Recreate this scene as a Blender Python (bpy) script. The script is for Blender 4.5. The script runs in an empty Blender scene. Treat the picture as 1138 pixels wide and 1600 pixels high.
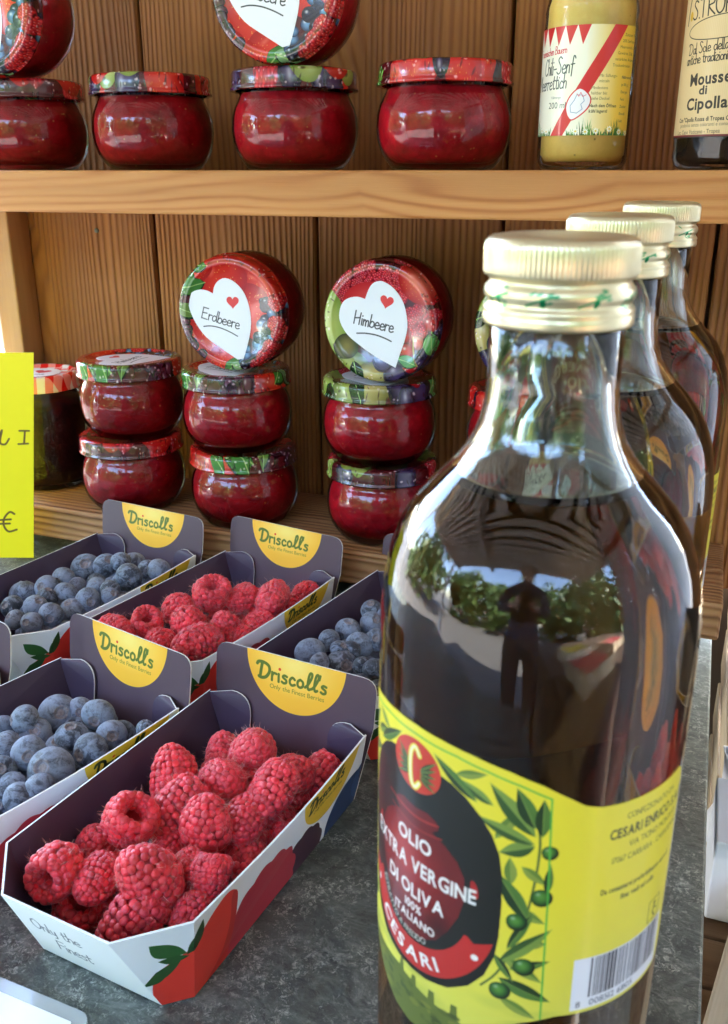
import bpy, bmesh, math, random
import numpy as np
from mathutils import Vector, Matrix, Quaternion, noise
from mathutils.geometry import tessellate_polygon

R = math.radians
S = bpy.context.scene
COL = S.collection
random.seed(7)
np.random.seed(7)

# ------------------------------------------------------------------ camera, sky, sun, exposure
H = 0.313
cam_d = bpy.data.cameras.new('camera')
cam_d.sensor_fit = 'VERTICAL'
cam_d.sensor_height = 36.0
cam_d.lens = 36.0 * 1440 / 1600
cam_d.clip_start = 0.01
cam_d.clip_end = 300
cam_d.dof.use_dof = True
cam_d.dof.focus_distance = 0.50
cam_d.dof.aperture_fstop = 30.0
cam = bpy.data.objects.new('camera', cam_d)
COL.objects.link(cam)
cam.location = (0, 0, H)
cam.rotation_euler = (R(90 - 20.3), 0, R(20.2))
S.camera = cam

SUN_EL, SUN_AZ = 56, 25          # from behind the shelf: the stall stands in its own shade
world = bpy.data.worlds.new('World')
S.world = world
world.use_nodes = True
wn = world.node_tree
bgn = wn.nodes['Background']
sky = wn.nodes.new('ShaderNodeTexSky')
sky.sky_type = 'NISHITA'
sky.sun_disc = False
sky.sun_elevation = R(SUN_EL)
sky.sun_rotation = R(SUN_AZ)
sky.altitude = 100
wn.links.new(sky.outputs[0], bgn.inputs[0])
bgn.inputs[1].default_value = 0.15
sun_d = bpy.data.lights.new('sun', 'SUN')
sun_d.energy = 4.0
sun_d.angle = R(0.5)
sun_d.color = (1, 0.95, 0.87)
sun = bpy.data.objects.new('sun', sun_d)
COL.objects.link(sun)
# azimuth measured from +Y clockwise, like the sky texture
sdir = Vector((math.sin(R(SUN_AZ)) * math.cos(R(SUN_EL)), math.cos(R(SUN_AZ)) * math.cos(R(SUN_EL)), math.sin(R(SUN_EL))))
sun.rotation_euler = sdir.to_track_quat('Z', 'Y').to_euler()
sun.location = sdir * 5

S.view_settings.view_transform = 'Standard'
S.view_settings.look = 'None'
S.view_settings.gamma = 1
S.view_settings.exposure = 5.05
S.cycles.use_denoising = True
S.cycles.max_bounces = 14
S.cycles.transmission_bounces = 12
S.cycles.glossy_bounces = 6
S.cycles.diffuse_bounces = 4
S.cycles.transparent_max_bounces = 12
S.cycles.sample_clamp_indirect = 6
S.cycles.blur_glossy = 0.3

# ------------------------------------------------------------------ object helpers
def tag(o, label=None, cat=None, group=None, kind=None):
    if label: o['label'] = label
    if cat: o['category'] = cat
    if group: o['group'] = group
    if kind: o['kind'] = kind
    return o

def empty(name, loc=(0, 0, 0), rot=(0, 0, 0), parent=None):
    o = bpy.data.objects.new(name, None)
    o.empty_display_size = 0.02
    COL.objects.link(o)
    o.location = loc
    o.rotation_euler = rot
    if parent: o.parent = parent
    return o

def link(name, me, parent=None, loc=None, rot=None):
    o = bpy.data.objects.new(name, me)
    COL.objects.link(o)
    if parent: o.parent = parent
    if loc is not None: o.location = loc
    if rot is not None: o.rotation_euler = rot
    return o

def mesh(name, verts, faces, mats, uvs=None, midx=None, smooth=True):
    """uvs: per-loop list of lists matching faces"""
    me = bpy.data.meshes.new(name)
    me.from_pydata([tuple(v) for v in verts], [], faces)
    for m in (mats if isinstance(mats, (list, tuple)) else [mats]): me.materials.append(m)
    if uvs is not None:
        l = me.uv_layers.new(name='UVMap')
        k = 0
        for f in uvs:
            for uv in f:
                l.data[k].uv = uv
                k += 1
    if midx is not None:
        me.polygons.foreach_set('material_index', midx)
    me.polygons.foreach_set('use_smooth', [smooth] * len(me.polygons))
    me.update()
    return me

def from_bm(name, bm, mats, smooth=False):
    me = bpy.data.meshes.new(name)
    bm.to_mesh(me)
    bm.free()
    for m in (mats if isinstance(mats, (list, tuple)) else [mats]): me.materials.append(m)
    if smooth: me.polygons.foreach_set('use_smooth', [True] * len(me.polygons))
    return me

def box_bm(bm, c, s, bevel=0.0, seg=2):
    r = bmesh.ops.create_cube(bm, size=1.0)
    vs = r['verts']
    for v in vs: v.co = Vector((v.co.x * s[0] + c[0], v.co.y * s[1] + c[1], v.co.z * s[2] + c[2]))
    if bevel > 0:
        es = list({e for v in vs for e in v.link_edges})
        bmesh.ops.bevel(bm, geom=es, offset=bevel, segments=seg, affect='EDGES', profile=0.5)

def box(name, c, s, mat, bevel=0.0, parent=None, seg=2, rot=None, loc=None):
    bm = bmesh.new()
    box_bm(bm, c, s, bevel, seg)
    return link(name, from_bm(name, bm, mat), parent, loc, rot)

def lathe(name, prof, mats, seg=64, midx=None, radial=None, closed=False, uvf=None, smooth=True):
    """prof: list of (r, z); radial(theta, i) -> factor"""
    verts, faces, mi, uvs = [], [], [], []
    n = len(prof)
    for j in range(seg):
        a = 2 * math.pi * j / seg
        for i, (r, z) in enumerate(prof):
            rr = r * (radial(a, i) if radial else 1)
            verts.append((rr * math.cos(a), rr * math.sin(a), z))
    for j in range(seg):
        k = (j + 1) % seg
        for i in range(n - 1):
            a, b, c, d = j * n + i, k * n + i, k * n + i + 1, j * n + i + 1
            if prof[i][0] < 1e-6 and prof[i + 1][0] < 1e-6: continue
            if prof[i][0] < 1e-6: f = (a, c, d)
            elif prof[i + 1][0] < 1e-6: f = (a, b, c)
            else: f = (a, b, c, d)
            faces.append(f)
            mi.append(midx[i] if midx else 0)
            if uvf: uvs.append([uvf(v % n, (v // n) if not (v // n == 0 and j == seg - 1) else seg) for v in f])
    me = mesh(name, verts, faces, mats, uvs if uvf else None, mi, smooth)
    bm = bmesh.new(); bm.from_mesh(me)
    bmesh.ops.remove_doubles(bm, verts=bm.verts, dist=1e-6)
    bm.normal_update()
    bm.to_mesh(me); bm.free()
    return me

def set_sharp(me, ang=40):
    try: me.set_sharp_from_angle(angle=R(ang))
    except Exception: pass
    return me

# ------------------------------------------------------------------ materials
def srgb(c):
    return tuple((x / 12.92) if x <= 0.04045 else ((x + 0.055) / 1.055) ** 2.4 for x in c)

def new_mat(name):
    m = bpy.data.materials.new(name)
    m.use_nodes = True
    nt = m.node_tree
    return m, nt, nt.nodes['Principled BSDF']

class NT:
    def __init__(self, nt): self.nt = nt
    def n(self, t, **kw):
        x = self.nt.nodes.new(t)
        for k, v in kw.items():
            if k.startswith('i_'):
                key = k[2:]
                key = int(key) if key.isdigit() else key.replace('_', ' ')
                x.inputs[key].default_value = v
            else: setattr(x, k, v)
        return x
    def l(self, a, b): self.nt.links.new(a, b)
    def ramp(self, fac, stops, interp='LINEAR'):
        r = self.n('ShaderNodeValToRGB')
        r.color_ramp.interpolation = interp
        e = r.color_ramp.elements
        while len(e) > len(stops): e.remove(e[-1])
        while len(e) < len(stops): e.new(0.5)
        for q, (p, c) in zip(e, stops):
            q.position = p
            q.color = (c[0], c[1], c[2], 1) if not isinstance(c, (int, float)) else (c, c, c, 1)
        if fac is not None: self.l(fac, r.inputs[0])
        return r.outputs[0]
    def mix(self, fac, a, b, mode='MIX'):
        m = self.n('ShaderNodeMix', data_type='RGBA', blend_type=mode)
        for s, v in ((m.inputs[0], fac), (m.inputs[6], a), (m.inputs[7], b)):
            if hasattr(v, 'node'): self.l(v, s)
            elif isinstance(v, (int, float)): s.default_value = v
            else: s.default_value = (v[0], v[1], v[2], 1)
        return m.outputs[2]
    def math(self, op, a, b=0.0, c=None):
        m = self.n('ShaderNodeMath', operation=op)
        for s, v in zip(m.inputs, (a, b, c)):
            if v is None: continue
            if hasattr(v, 'node'): self.l(v, s)
            else: s.default_value = v
        return m.outputs[0]
    def coords(self, kind='Object', scale=(1, 1, 1), loc=(0, 0, 0), rot=(0, 0, 0), rnd=True):
        tc = self.n('ShaderNodeTexCoord')
        mp = self.n('ShaderNodeMapping')
        mp.inputs['Scale'].default_value = scale
        mp.inputs['Rotation'].default_value = rot
        if rnd:
            oi = self.n('ShaderNodeObjectInfo')
            v = self.n('ShaderNodeVectorMath', operation='MULTIPLY_ADD')
            comb = self.n('ShaderNodeCombineXYZ')
            for i in range(3): self.l(oi.outputs['Random'], comb.inputs[i])
            self.l(comb.outputs[0], v.inputs[0])
            v.inputs[1].default_value = (3.7, 5.3, 2.9)
            self.l(tc.outputs[kind], v.inputs[2])
            self.l(v.outputs[0], mp.inputs[0])
        else: self.l(tc.outputs[kind], mp.inputs[0])
        mp.inputs['Location'].default_value = loc
        return mp.outputs[0]
    def noise(self, vec, scale, detail=4, rough=0.55, dist=0.0):
        x = self.n('ShaderNodeTexNoise')
        x.inputs['Scale'].default_value = scale
        x.inputs['Detail'].default_value = detail
        x.inputs['Roughness'].default_value = rough
        x.inputs['Distortion'].default_value = dist
        if vec is not None: self.l(vec, x.inputs['Vector'])
        return x.outputs[0]
    def vor(self, vec, scale, feature='F1', out=0, rnd=1.0):
        x = self.n('ShaderNodeTexVoronoi', feature=feature)
        x.inputs['Scale'].default_value = scale
        x.inputs['Randomness'].default_value = rnd
        if vec is not None: self.l(vec, x.inputs['Vector'])
        return x.outputs[out]
    def bump(self, h, strength=0.5, dist=0.001, normal=None):
        b = self.n('ShaderNodeBump')
        b.inputs['Strength'].default_value = strength
        b.inputs['Distance'].default_value = dist
        self.l(h, b.inputs['Height'])
        if normal is not None: self.l(normal, b.inputs['Normal'])
        return b.outputs[0]

def simple(name, col, rough=0.5, metal=0.0, coat=0.0, bump=0.0, bscale=400, var=0.0, spec=0.5):
    m, nt, p = new_mat(name)
    t = NT(nt)
    p.inputs['Roughness'].default_value = rough
    p.inputs['Metallic'].default_value = metal
    p.inputs['Coat Weight'].default_value = coat
    p.inputs['Specular IOR Level'].default_value = spec
    v = t.coords()
    nz = t.noise(v, bscale, 3)
    if var > 0:
        n2 = t.noise(v, bscale * 0.08, 4)
        c = t.ramp(n2, [(0.3, tuple(x * (1 - var) for x in col)), (0.7, tuple(min(1, x * (1 + var)) for x in col))])
        t.l(c, p.inputs['Base Color'])
    else:
        p.inputs['Base Color'].default_value = (*col, 1)
    if bump > 0: t.l(t.bump(nz, bump, 0.0003), p.inputs['Normal'])
    return m

def wood(name, dark, mid, light, axis='Z', ring=110, stretch=22, relief=0.9, rough=0.62, knots=True, fine=1.0, seed=0, wts=(1, .55), warpk=1.0):
    """grain runs along `axis`"""
    m, nt, p = new_mat(name)
    t = NT(nt)
    tc = t.n('ShaderNodeTexCoord')
    oi = t.n('ShaderNodeObjectInfo')
    comb = t.n('ShaderNodeCombineXYZ')
    for i in range(3): t.l(oi.outputs['Random'], comb.inputs[i])
    va = t.n('ShaderNodeVectorMath', operation='MULTIPLY_ADD')
    t.l(comb.outputs[0], va.inputs[0]); va.inputs[1].default_value = (7.7 + seed, 3.3, 5.1)
    t.l(tc.outputs['Object'], va.inputs[2])
    base = va.outputs[0]
    def mp(sc):
        q = t.n('ShaderNodeMapping'); q.inputs['Scale'].default_value = sc
        t.l(base, q.inputs[0]); return q.outputs[0]
    al = {'X': 0, 'Y': 1, 'Z': 2}[axis]
    sc = [1.0, 1.0, 1.0]; sc[al] = 1.0 / stretch
    v = mp(tuple(sc))
    warp = t.noise(v, 14, 3, 0.5)
    warp2 = t.noise(mp(tuple(1.0 if i != al else 0.22 for i in range(3))), 9, 2, 0.5)
    # distance field of growth lines
    sep = t.n('ShaderNodeSeparateXYZ'); t.l(base, sep.inputs[0])
    cross = [i for i in range(3) if i != al]
    a = t.math('ADD', t.math('MULTIPLY', sep.outputs[cross[0]], wts[0]), t.math('MULTIPLY', sep.outputs[cross[1]], wts[1]))
    w = t.math('ADD', a, t.math('MULTIPLY', warp, 0.09 * warpk))
    w = t.math('ADD', w, t.math('MULTIPLY', warp2, 0.05 * warpk))
    if knots:
        kv = [1.0, 1.0, 1.0]; kv[al] = 0.42; kv[cross[1]] = 0.22
        kn = t.vor(mp(tuple(kv)), 7.0)
        kf = t.ramp(kn, [(0.0, 1.0), (0.13, 0.5), (0.33, 0.0)])
        w = t.math('ADD', w, t.math('MULTIPLY', kf, 0.05))
        kdark = t.ramp(kn, [(0.0, 1.0), (0.045, 1.0), (0.085, 0.35), (0.2, 0.0)])
    s = t.math('SINE', t.math('MULTIPLY', w, ring * 2 * math.pi))
    s = t.math('MULTIPLY_ADD', s, 0.5, 0.5)
    s = t.math('POWER', s, 1.6)
    s = t.math('MULTIPLY', s, t.ramp(t.noise(v, 55, 3, .6), [(.3, .35), (.65, 1.0)]))
    fib = t.noise(mp(tuple(1.0 if i != al else 0.03 for i in range(3))), 900, 4, 0.7)
    blot = t.noise(v, 30, 4, 0.6)
    c = t.ramp(s, [(0.0, light), (0.55, mid), (1.0, dark)])
    c = t.mix(t.math('MULTIPLY', fib, 0.55 * fine), c, tuple(x * 0.62 for x in mid))
    c = t.mix(t.ramp(blot, [(0.35, 0.0), (0.7, 0.6)]), c, tuple(x * 0.55 for x in mid))
    if knots: c = t.mix(t.math('MULTIPLY', kdark, 0.85), c, tuple(x * 0.25 for x in dark))
    hv = t.n('ShaderNodeHueSaturation')
    t.l(c, hv.inputs['Color'])
    t.l(t.math('MULTIPLY_ADD', oi.outputs['Random'], 0.35, 0.82), hv.inputs['Value'])
    t.l(hv.outputs[0], p.inputs['Base Color'])
    hgt = t.math('ADD', t.math('MULTIPLY', s, relief), t.math('MULTIPLY', fib, 0.35))
    t.l(t.bump(hgt, 0.7, 0.0011), p.inputs['Normal'])
    p.inputs['Roughness'].default_value = rough
    p.inputs['Specular IOR Level'].default_value = 0.3
    return m

# ------------------------------------------------------------------ flat print: a small painter whose result becomes a material's texture
_gl = {}
def glyph(ch, bold):
    key = (ch, bold)
    if key in _gl: return _gl[key]
    cu = bpy.data.curves.new('glyph', 'FONT')
    cu.body = ch
    cu.offset = 0.028 if bold else 0.0
    cu.resolution_u = 3
    ob = bpy.data.objects.new('glyph', cu)
    COL.objects.link(ob)
    bpy.context.view_layer.update()
    me = ob.to_mesh()
    me.calc_loop_triangles()
    P = np.array([v.co[:2] for v in me.vertices]) if len(me.vertices) else np.zeros((0, 2))
    T = [tuple(t.vertices) for t in me.loop_triangles]
    ob.to_mesh_clear()
    COL.objects.unlink(ob)
    bpy.data.objects.remove(ob)
    bpy.data.curves.remove(cu)
    if len(P):
        x0, x1 = P[:, 0].min(), P[:, 0].max()
        adv = x1 - x0 + 0.075
        P = P - np.array([x0 - 0.0375, 0])
    else: adv = 0.28
    _gl[key] = (P, T, adv)
    return _gl[key]

def smooth_line(pts, sub=6):
    if len(pts) < 3: return pts
    P = [pts[0]] + list(pts) + [pts[-1]]
    out = []
    for i in range(1, len(P) - 2):
        p0, p1, p2, p3 = (np.array(P[i + k], float) for k in (-1, 0, 1, 2))
        for k in range(sub):
            t = k / sub
            out.append(tuple(0.5 * ((2 * p1) + (-p0 + p2) * t + (2 * p0 - 5 * p1 + 4 * p2 - p3) * t * t + (-p0 + 3 * p1 - 3 * p2 + p3) * t ** 3)))
    out.append(tuple(pts[-1]))
    return out

STROKE = {
 'E': ([[(.06, 1), (.0, 0)], [(.04, 1), (.5, 1.0)], [(.02, .52), (.42, .55)], [(0, .02), (.5, .0)]], .62),
 'H': ([[(.03, 1.05), (0, 0)], [(.47, .95), (.42, 0)], [(0, .45), (.46, .56)]], .62),
 'r': ([[(0, .52), (.0, 0)], [(0, .3), (.1, .48), (.27, .47)]], .32),
 'd': ([[(.33, .42), (.18, .5), (.03, .36), (.02, .12), (.15, 0), (.3, .12), (.37, .4)], [(.42, 1.0), (.37, .4), (.42, 0)]], .5),
 'b': ([[(.04, 1.0), (.0, .04)], [(.01, .25), (.14, .48), (.32, .4), (.33, .15), (.18, 0), (.0, .06)]], .42),
 'e': ([[(.03, .24), (.31, .3), (.27, .47), (.13, .5), (.02, .34), (.03, .1), (.17, 0), (.36, .08)]], .42),
 'i': ([[(.0, .5), (.01, 0)], [(.02, .72), (.025, .75)]], .14),
 'm': ([[(0, .5), (0, 0)], [(0, .3), (.1, .47), (.19, .42), (.2, 0)], [(.2, .3), (.31, .47), (.41, .4), (.42, 0)]], .54),
 'n': ([[(0, .5), (0, 0)], [(0, .3), (.12, .48), (.25, .4), (.27, 0)]], .38),
 't': ([[(.12, .85), (.1, .15), (.2, 0), (.3, .06)], [(0, .55), (.3, .58)]], .36),
 'f': ([[(.36, .85), (.26, 1.0), (.16, .85), (.12, -.2)], [(0, .5), (.32, .52)]], .36),
 'c': ([[(.32, .4), (.18, .5), (.03, .34), (.03, .12), (.16, 0), (.34, .08)]], .4),
 'h': ([[(.02, 1.0), (0, 0)], [(0, .28), (.13, .48), (.27, .4), (.28, 0)]], .38),
 'l': ([[(.02, 1.0), (.0, .1), (.1, 0)]], .16),
 'y': ([[(0, .5), (.05, .12), (.18, .1), (.27, .5)], [(.27, .5), (.22, -.2), (.08, -.3)]], .38),
 's': ([[(.28, .46), (.12, .5), (.03, .38), (.24, .22), (.24, .06), (.1, 0), (-.02, .06)]], .36),
 'S': ([[(.44, .9), (.25, 1.02), (.08, .82), (.38, .4), (.34, .08), (.14, 0), (-.02, .12)]], .54),
 'O': ([[(.25, 1), (.03, .8), (0, .3), (.2, 0), (.45, .2), (.5, .7), (.3, 1.0), (.22, .97)]], .6),
 'F': ([[(.06, 1), (.0, 0)], [(.04, 1), (.5, 1.02)], [(.02, .52), (.4, .55)]], .5),
 'D': ([[(.2, .95), (.14, .5), (.1, .06)], [(-.12, .86), (-.02, 1.0), (.3, 1.02), (.62, .86), (.68, .5), (.48, .12), (.2, .0), (.02, .05)]], .8),
 'B': ([[(.05, 1), (0, 0)], [(.03, 1.0), (.35, .95), (.35, .62), (.05, .55)], [(.05, .55), (.42, .45), (.4, .1), (.0, 0)]], .54),
 'a': ([[(.32, .42), (.16, .5), (.02, .32), (.05, .05), (.2, .03), (.32, .3)], [(.34, .5), (.33, .1), (.4, 0)]], .46),
 'u': ([[(0, .5), (.03, .08), (.17, .02), (.27, .2)], [(.3, .5), (.29, .1), (.36, 0)]], .42),
 'w': ([[(0, .5), (.08, .02), (.2, .4), (.3, .02), (.42, .5)]], .5),
 'L': ([[(.12, 1), (.0, .15), (.08, 0), (.45, .06)]], .55),
 'K': ([[(.08, 1), (0, 0)], [(.5, 1), (.05, .45), (.3, .25), (.52, 0)]], .62),
 'I': ([[(.2, 1), (.18, 0)], [(.0, .98), (.42, 1.0)], [(-.02, 0), (.4, .04)]], .5),
 'T': ([[(.25, 1), (.2, 0)], [(0, .98), (.55, 1.02)]], .6),
 'R': ([[(.05, 1), (0, 0)], [(0, .95), (.35, 1), (.4, .65), (.05, .5), (.45, 0)]], .54),
 'P': ([[(.05, 1), (0, 0)], [(0, .95), (.35, 1), (.42, .7), (.3, .5), (.03, .48)]], .52),
 'A': ([[(0, 0), (.25, 1.0), (.46, 0)], [(.08, .38), (.42, .4)]], .54),
 'V': ([[(0, 1), (.2, 0), (.42, 1)]], .5),
 'C': ([[(.42, .85), (.25, 1), (.03, .7), (.03, .25), (.2, 0), (.42, .12)]], .5),
 'N': ([[(0, 0), (.03, 1), (.38, 0), (.42, 1)]], .52),
 'Z': ([[(0, 1), (.4, 1), (0, 0), (.42, 0)]], .5),
 'M': ([[(0, 0), (.06, 1), (.26, .35), (.46, 1), (.52, 0)]], .62),
 'o': ([[(.17, .5), (.02, .36), (.02, .1), (.17, 0), (.33, .12), (.33, .38), (.17, .5)]], .42),
 'p': ([[(.02, .5), (0, -.35)], [(.01, .32), (.15, .5), (.32, .38), (.3, .1), (.12, 0), (.01, .12)]], .42),
 'z': ([[(0, .5), (.28, .48), (0, .02), (.3, 0)]], .38),
 '.': ([[(.02, .02), (.03, .0)]], .12), '-': ([[(0, .3), (.28, .32)]], .38), "'": ([[(.05, 1.08), (.0, .8)]], .12),
 '2': ([[(.02, .8), (.2, 1.0), (.38, .78), (.0, .0), (.42, .02)]], .52), '0': ([[(.2, 1), (.02, .7), (.03, .2), (.2, 0), (.4, .25), (.38, .8), (.2, 1)]], .5),
 ' ': ([], .3),
 '€': ([[(.62, .92), (.4, 1.02), (.14, .7), (.12, .3), (.34, .0), (.72, .1)], [(-.1, .6), (.45, .64)], [(-.12, .4), (.4, .42)]], .8),
 'J': ([[(.25, .62), (.0, .05)]], .2),
 'Q': ([[(-.04, .1), (.14, .34), (.33, .78), (.36, 1.04), (.26, 1.08), (.17, .85), (.11, .3), (.17, .02), (.30, .08)]], .31),
}

class Canvas:
    """units: any (x right, y up) rectangle mapped to the picture"""
    def __init__(self, x0, y0, x1, y1, ppu, bg):
        self.x0, self.y0, self.k = x0, y0, ppu
        self.w, self.h = int(round((x1 - x0) * ppu)), int(round((y1 - y0) * ppu))
        self.x1, self.y1 = x1, y1
        self.a = np.empty((self.h, self.w, 3), np.float32)
        self.a[:] = bg
    def uv(self, x, y): return ((x - self.x0) / (self.x1 - self.x0), (y - self.y0) / (self.y1 - self.y0))
    def grid(self, xa, ya, xb, yb):
        i0, i1 = max(0, int((xa - self.x0) * self.k) - 2), min(self.w, int((xb - self.x0) * self.k) + 3)
        j0, j1 = max(0, int((ya - self.y0) * self.k) - 2), min(self.h, int((yb - self.y0) * self.k) + 3)
        if i1 <= i0 or j1 <= j0: return None
        X, Y = np.meshgrid((np.arange(i0, i1) + .5) / self.k + self.x0, (np.arange(j0, j1) + .5) / self.k + self.y0)
        return (slice(j0, j1), slice(i0, i1)), X, Y
    def put(self, sl, al, col):
        al = al[..., None]
        self.a[sl] = self.a[sl] * (1 - al) + (np.asarray(col, np.float32)) * al
    def poly(self, pts, col, alpha=1.0):
        p = np.array(pts, float)
        g = self.grid(p[:, 0].min(), p[:, 1].min(), p[:, 0].max(), p[:, 1].max())
        if g is None: return
        sl, X, Y = g
        ins = np.zeros(X.shape, bool)
        n = len(p)
        for i in range(n):
            xa, ya = p[i]; xb, yb = p[(i + 1) % n]
            if ya == yb: continue
            c = ((ya > Y) != (yb > Y)) & (X < (xb - xa) * (Y - ya) / (yb - ya) + xa)
            ins ^= c
        self.put(sl, ins.astype(np.float32) * alpha, col)
    def ell(self, cx, cy, rx, ry, col, ang=0.0, edge=None, alpha=1.0, hl=0.0, soft=0.0):
        r = max(rx, ry)
        g = self.grid(cx - r, cy - r, cx + r, cy + r)
        if g is None: return
        sl, X, Y = g
        c, s = math.cos(ang), math.sin(ang)
        u = ((X - cx) * c + (Y - cy) * s) / rx
        v = (-(X - cx) * s + (Y - cy) * c) / ry
        d = np.sqrt(u * u + v * v)
        sf = max(soft, 1.2 / (self.k * min(rx, ry)))
        al = np.clip((1 - d) / sf, 0, 1) * alpha
        co = np.asarray(col, np.float32)
        if edge is not None:
            t = np.clip(d, 0, 1)[..., None] ** 1.8
            co = co * (1 - t) + np.asarray(edge, np.float32) * t
        if hl > 0:
            q = np.exp(-(((u + .3) / .25) ** 2 + ((v - .35) / .22) ** 2))[..., None] * hl
            co = co * (1 - q) + q
        self.put(sl, al, co)
    def stroke(self, pts, wd, col, smooth=True, alpha=1.0):
        if smooth: pts = smooth_line(pts)
        p = np.array(pts, float)
        g = self.grid(p[:, 0].min() - wd, p[:, 1].min() - wd, p[:, 0].max() + wd, p[:, 1].max() + wd)
        if g is None: return
        sl, X, Y = g
        D = np.full(X.shape, 1e9)
        for a, b in zip(p[:-1], p[1:]):
            ab = b - a
            L = ab @ ab
            t = np.clip(((X - a[0]) * ab[0] + (Y - a[1]) * ab[1]) / (L if L > 0 else 1), 0, 1)
            D = np.minimum(D, np.hypot(X - a[0] - t * ab[0], Y - a[1] - t * ab[1]))
        self.put(sl, (np.clip((wd / 2 - D) * self.k + .5, 0, 1) * alpha).astype(np.float32), col)
    def _tris(self, P, T, col, alpha=1.0):
        if not len(P): return
        g = self.grid(P[:, 0].min(), P[:, 1].min(), P[:, 0].max(), P[:, 1].max())
        if g is None: return
        sl, X, Y = g
        # 2x2 supersampling
        acc = np.zeros(X.shape, np.float32)
        q = 0.25 / self.k
        for ox, oy in ((-q, -q), (q, -q), (-q, q), (q, q)):
            ins = np.zeros(X.shape, bool)
            for t in T:
                a, b, c = P[t[0]], P[t[1]], P[t[2]]
                xa, xb = min(a[0], b[0], c[0]), max(a[0], b[0], c[0])
                ya, yb = min(a[1], b[1], c[1]), max(a[1], b[1], c[1])
                i0, i1 = np.searchsorted(X[0] + ox, [xa, xb]); j0, j1 = np.searchsorted(Y[:, 0] + oy, [ya, yb])
                if i1 <= i0 or j1 <= j0: continue
                xs = X[j0:j1, i0:i1] + ox; ys = Y[j0:j1, i0:i1] + oy
                d1 = (xs - b[0]) * (a[1] - b[1]) - (a[0] - b[0]) * (ys - b[1])
                d2 = (xs - c[0]) * (b[1] - c[1]) - (b[0] - c[0]) * (ys - c[1])
                d3 = (xs - a[0]) * (c[1] - a[1]) - (c[0] - a[0]) * (ys - a[1])
                ins[j0:j1, i0:i1] |= ((d1 >= 0) & (d2 >= 0) & (d3 >= 0)) | ((d1 <= 0) & (d2 <= 0) & (d3 <= 0))
            acc += ins * .25
        self.put(sl, acc * alpha, col)
    def width(self, s, size, bold=False, sx=1.0): return sum(glyph(c, bold)[2] for c in s) * size * sx
    def text(self, s, x, y, size, col, bold=False, ang=0.0, align='L', sx=1.0, shear=0.0, alpha=1.0):
        W = self.width(s, size, bold, sx)
        off = {'L': 0, 'C': -W / 2, 'R': -W}[align]
        c, sn = math.cos(ang), math.sin(ang)
        for ch in s:
            P, T, adv = glyph(ch, bold)
            if len(P):
                lx = (P[:, 0] + P[:, 1] * shear) * size * sx + off
                ly = P[:, 1] * size
                self._tris(np.stack([x + lx * c - ly * sn, y + lx * sn + ly * c], 1), T, col, alpha)
            off += adv * size * sx
    def arc_text(self, s, cx, cy, rad, a0, size, col, bold=False, sx=1.0, sp=1.0):
        """reads left to right along the bottom of a circle, starting at angle a0 (radians, measured at the centre)"""
        a = a0
        for ch in s:
            P, T, adv = glyph(ch, bold)
            w = adv * size * sx * sp
            am = a + w / 2 / rad
            px, py = cx + rad * math.cos(am), cy + rad * math.sin(am)
            self.text(ch, px, py, size, col, bold, am + math.pi / 2, 'C', sx)
            a += w / rad
        return a
    def hand(self, s, x, y, size, wd, col, ang=0.0, shear=0.0, sx=1.0, jit=0.0, alpha=1.0):
        c, sn = math.cos(ang), math.sin(ang)
        off = 0
        rr = random.Random(len(s) * 7 + int(abs(x) * 10))
        for ch in s:
            st, adv = STROKE.get(ch, STROKE.get(ch.lower(), STROKE['n']))
            dy = rr.uniform(-jit, jit)
            for line in st:
                pts = []
                for (px, py) in line:
                    lx = (px + py * shear) * size * sx + off; ly = (py + dy) * size
                    pts.append((x + lx * c - ly * sn, y + lx * sn + ly * c))
                self.stroke(pts, wd, col, alpha=alpha)
            off += adv * size * sx
        return off
    def image(self, name):
        im = bpy.data.images.new(name, self.w, self.h)
        buf = np.ones((self.h, self.w, 4), np.float32)
        buf[..., :3] = np.clip(self.a, 0, 1)
        im.pixels.foreach_set(buf.ravel())
        im.update()
        im.pack()
        return im

def print_mat(name, cv, rough=0.45, coat=0.0, metal=0.0, gain=1.0, bump=0.05, back=None):
    m, nt, p = new_mat(name)
    t = NT(nt)
    it = t.n('ShaderNodeTexImage')
    it.image = cv.image(name)
    it.extension = 'EXTEND'
    c = it.outputs[0]
    if gain != 1.0:
        c = t.mix(1.0, c, (gain, gain, gain), 'MULTIPLY')
    if back is not None:
        ge = t.n('ShaderNodeNewGeometry')
        c = t.mix(ge.outputs['Backfacing'], c, back)
    t.l(c, p.inputs['Base Color'])
    p.inputs['Roughness'].default_value = rough
    p.inputs['Metallic'].default_value = metal
    p.inputs['Coat Weight'].default_value = coat
    p.inputs['Coat Roughness'].default_value = 0.06
    if bump > 0:
        v = t.coords()
        t.l(t.bump(t.noise(v, 700, 3), bump, 0.0002), p.inputs['Normal'])
    return m

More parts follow.
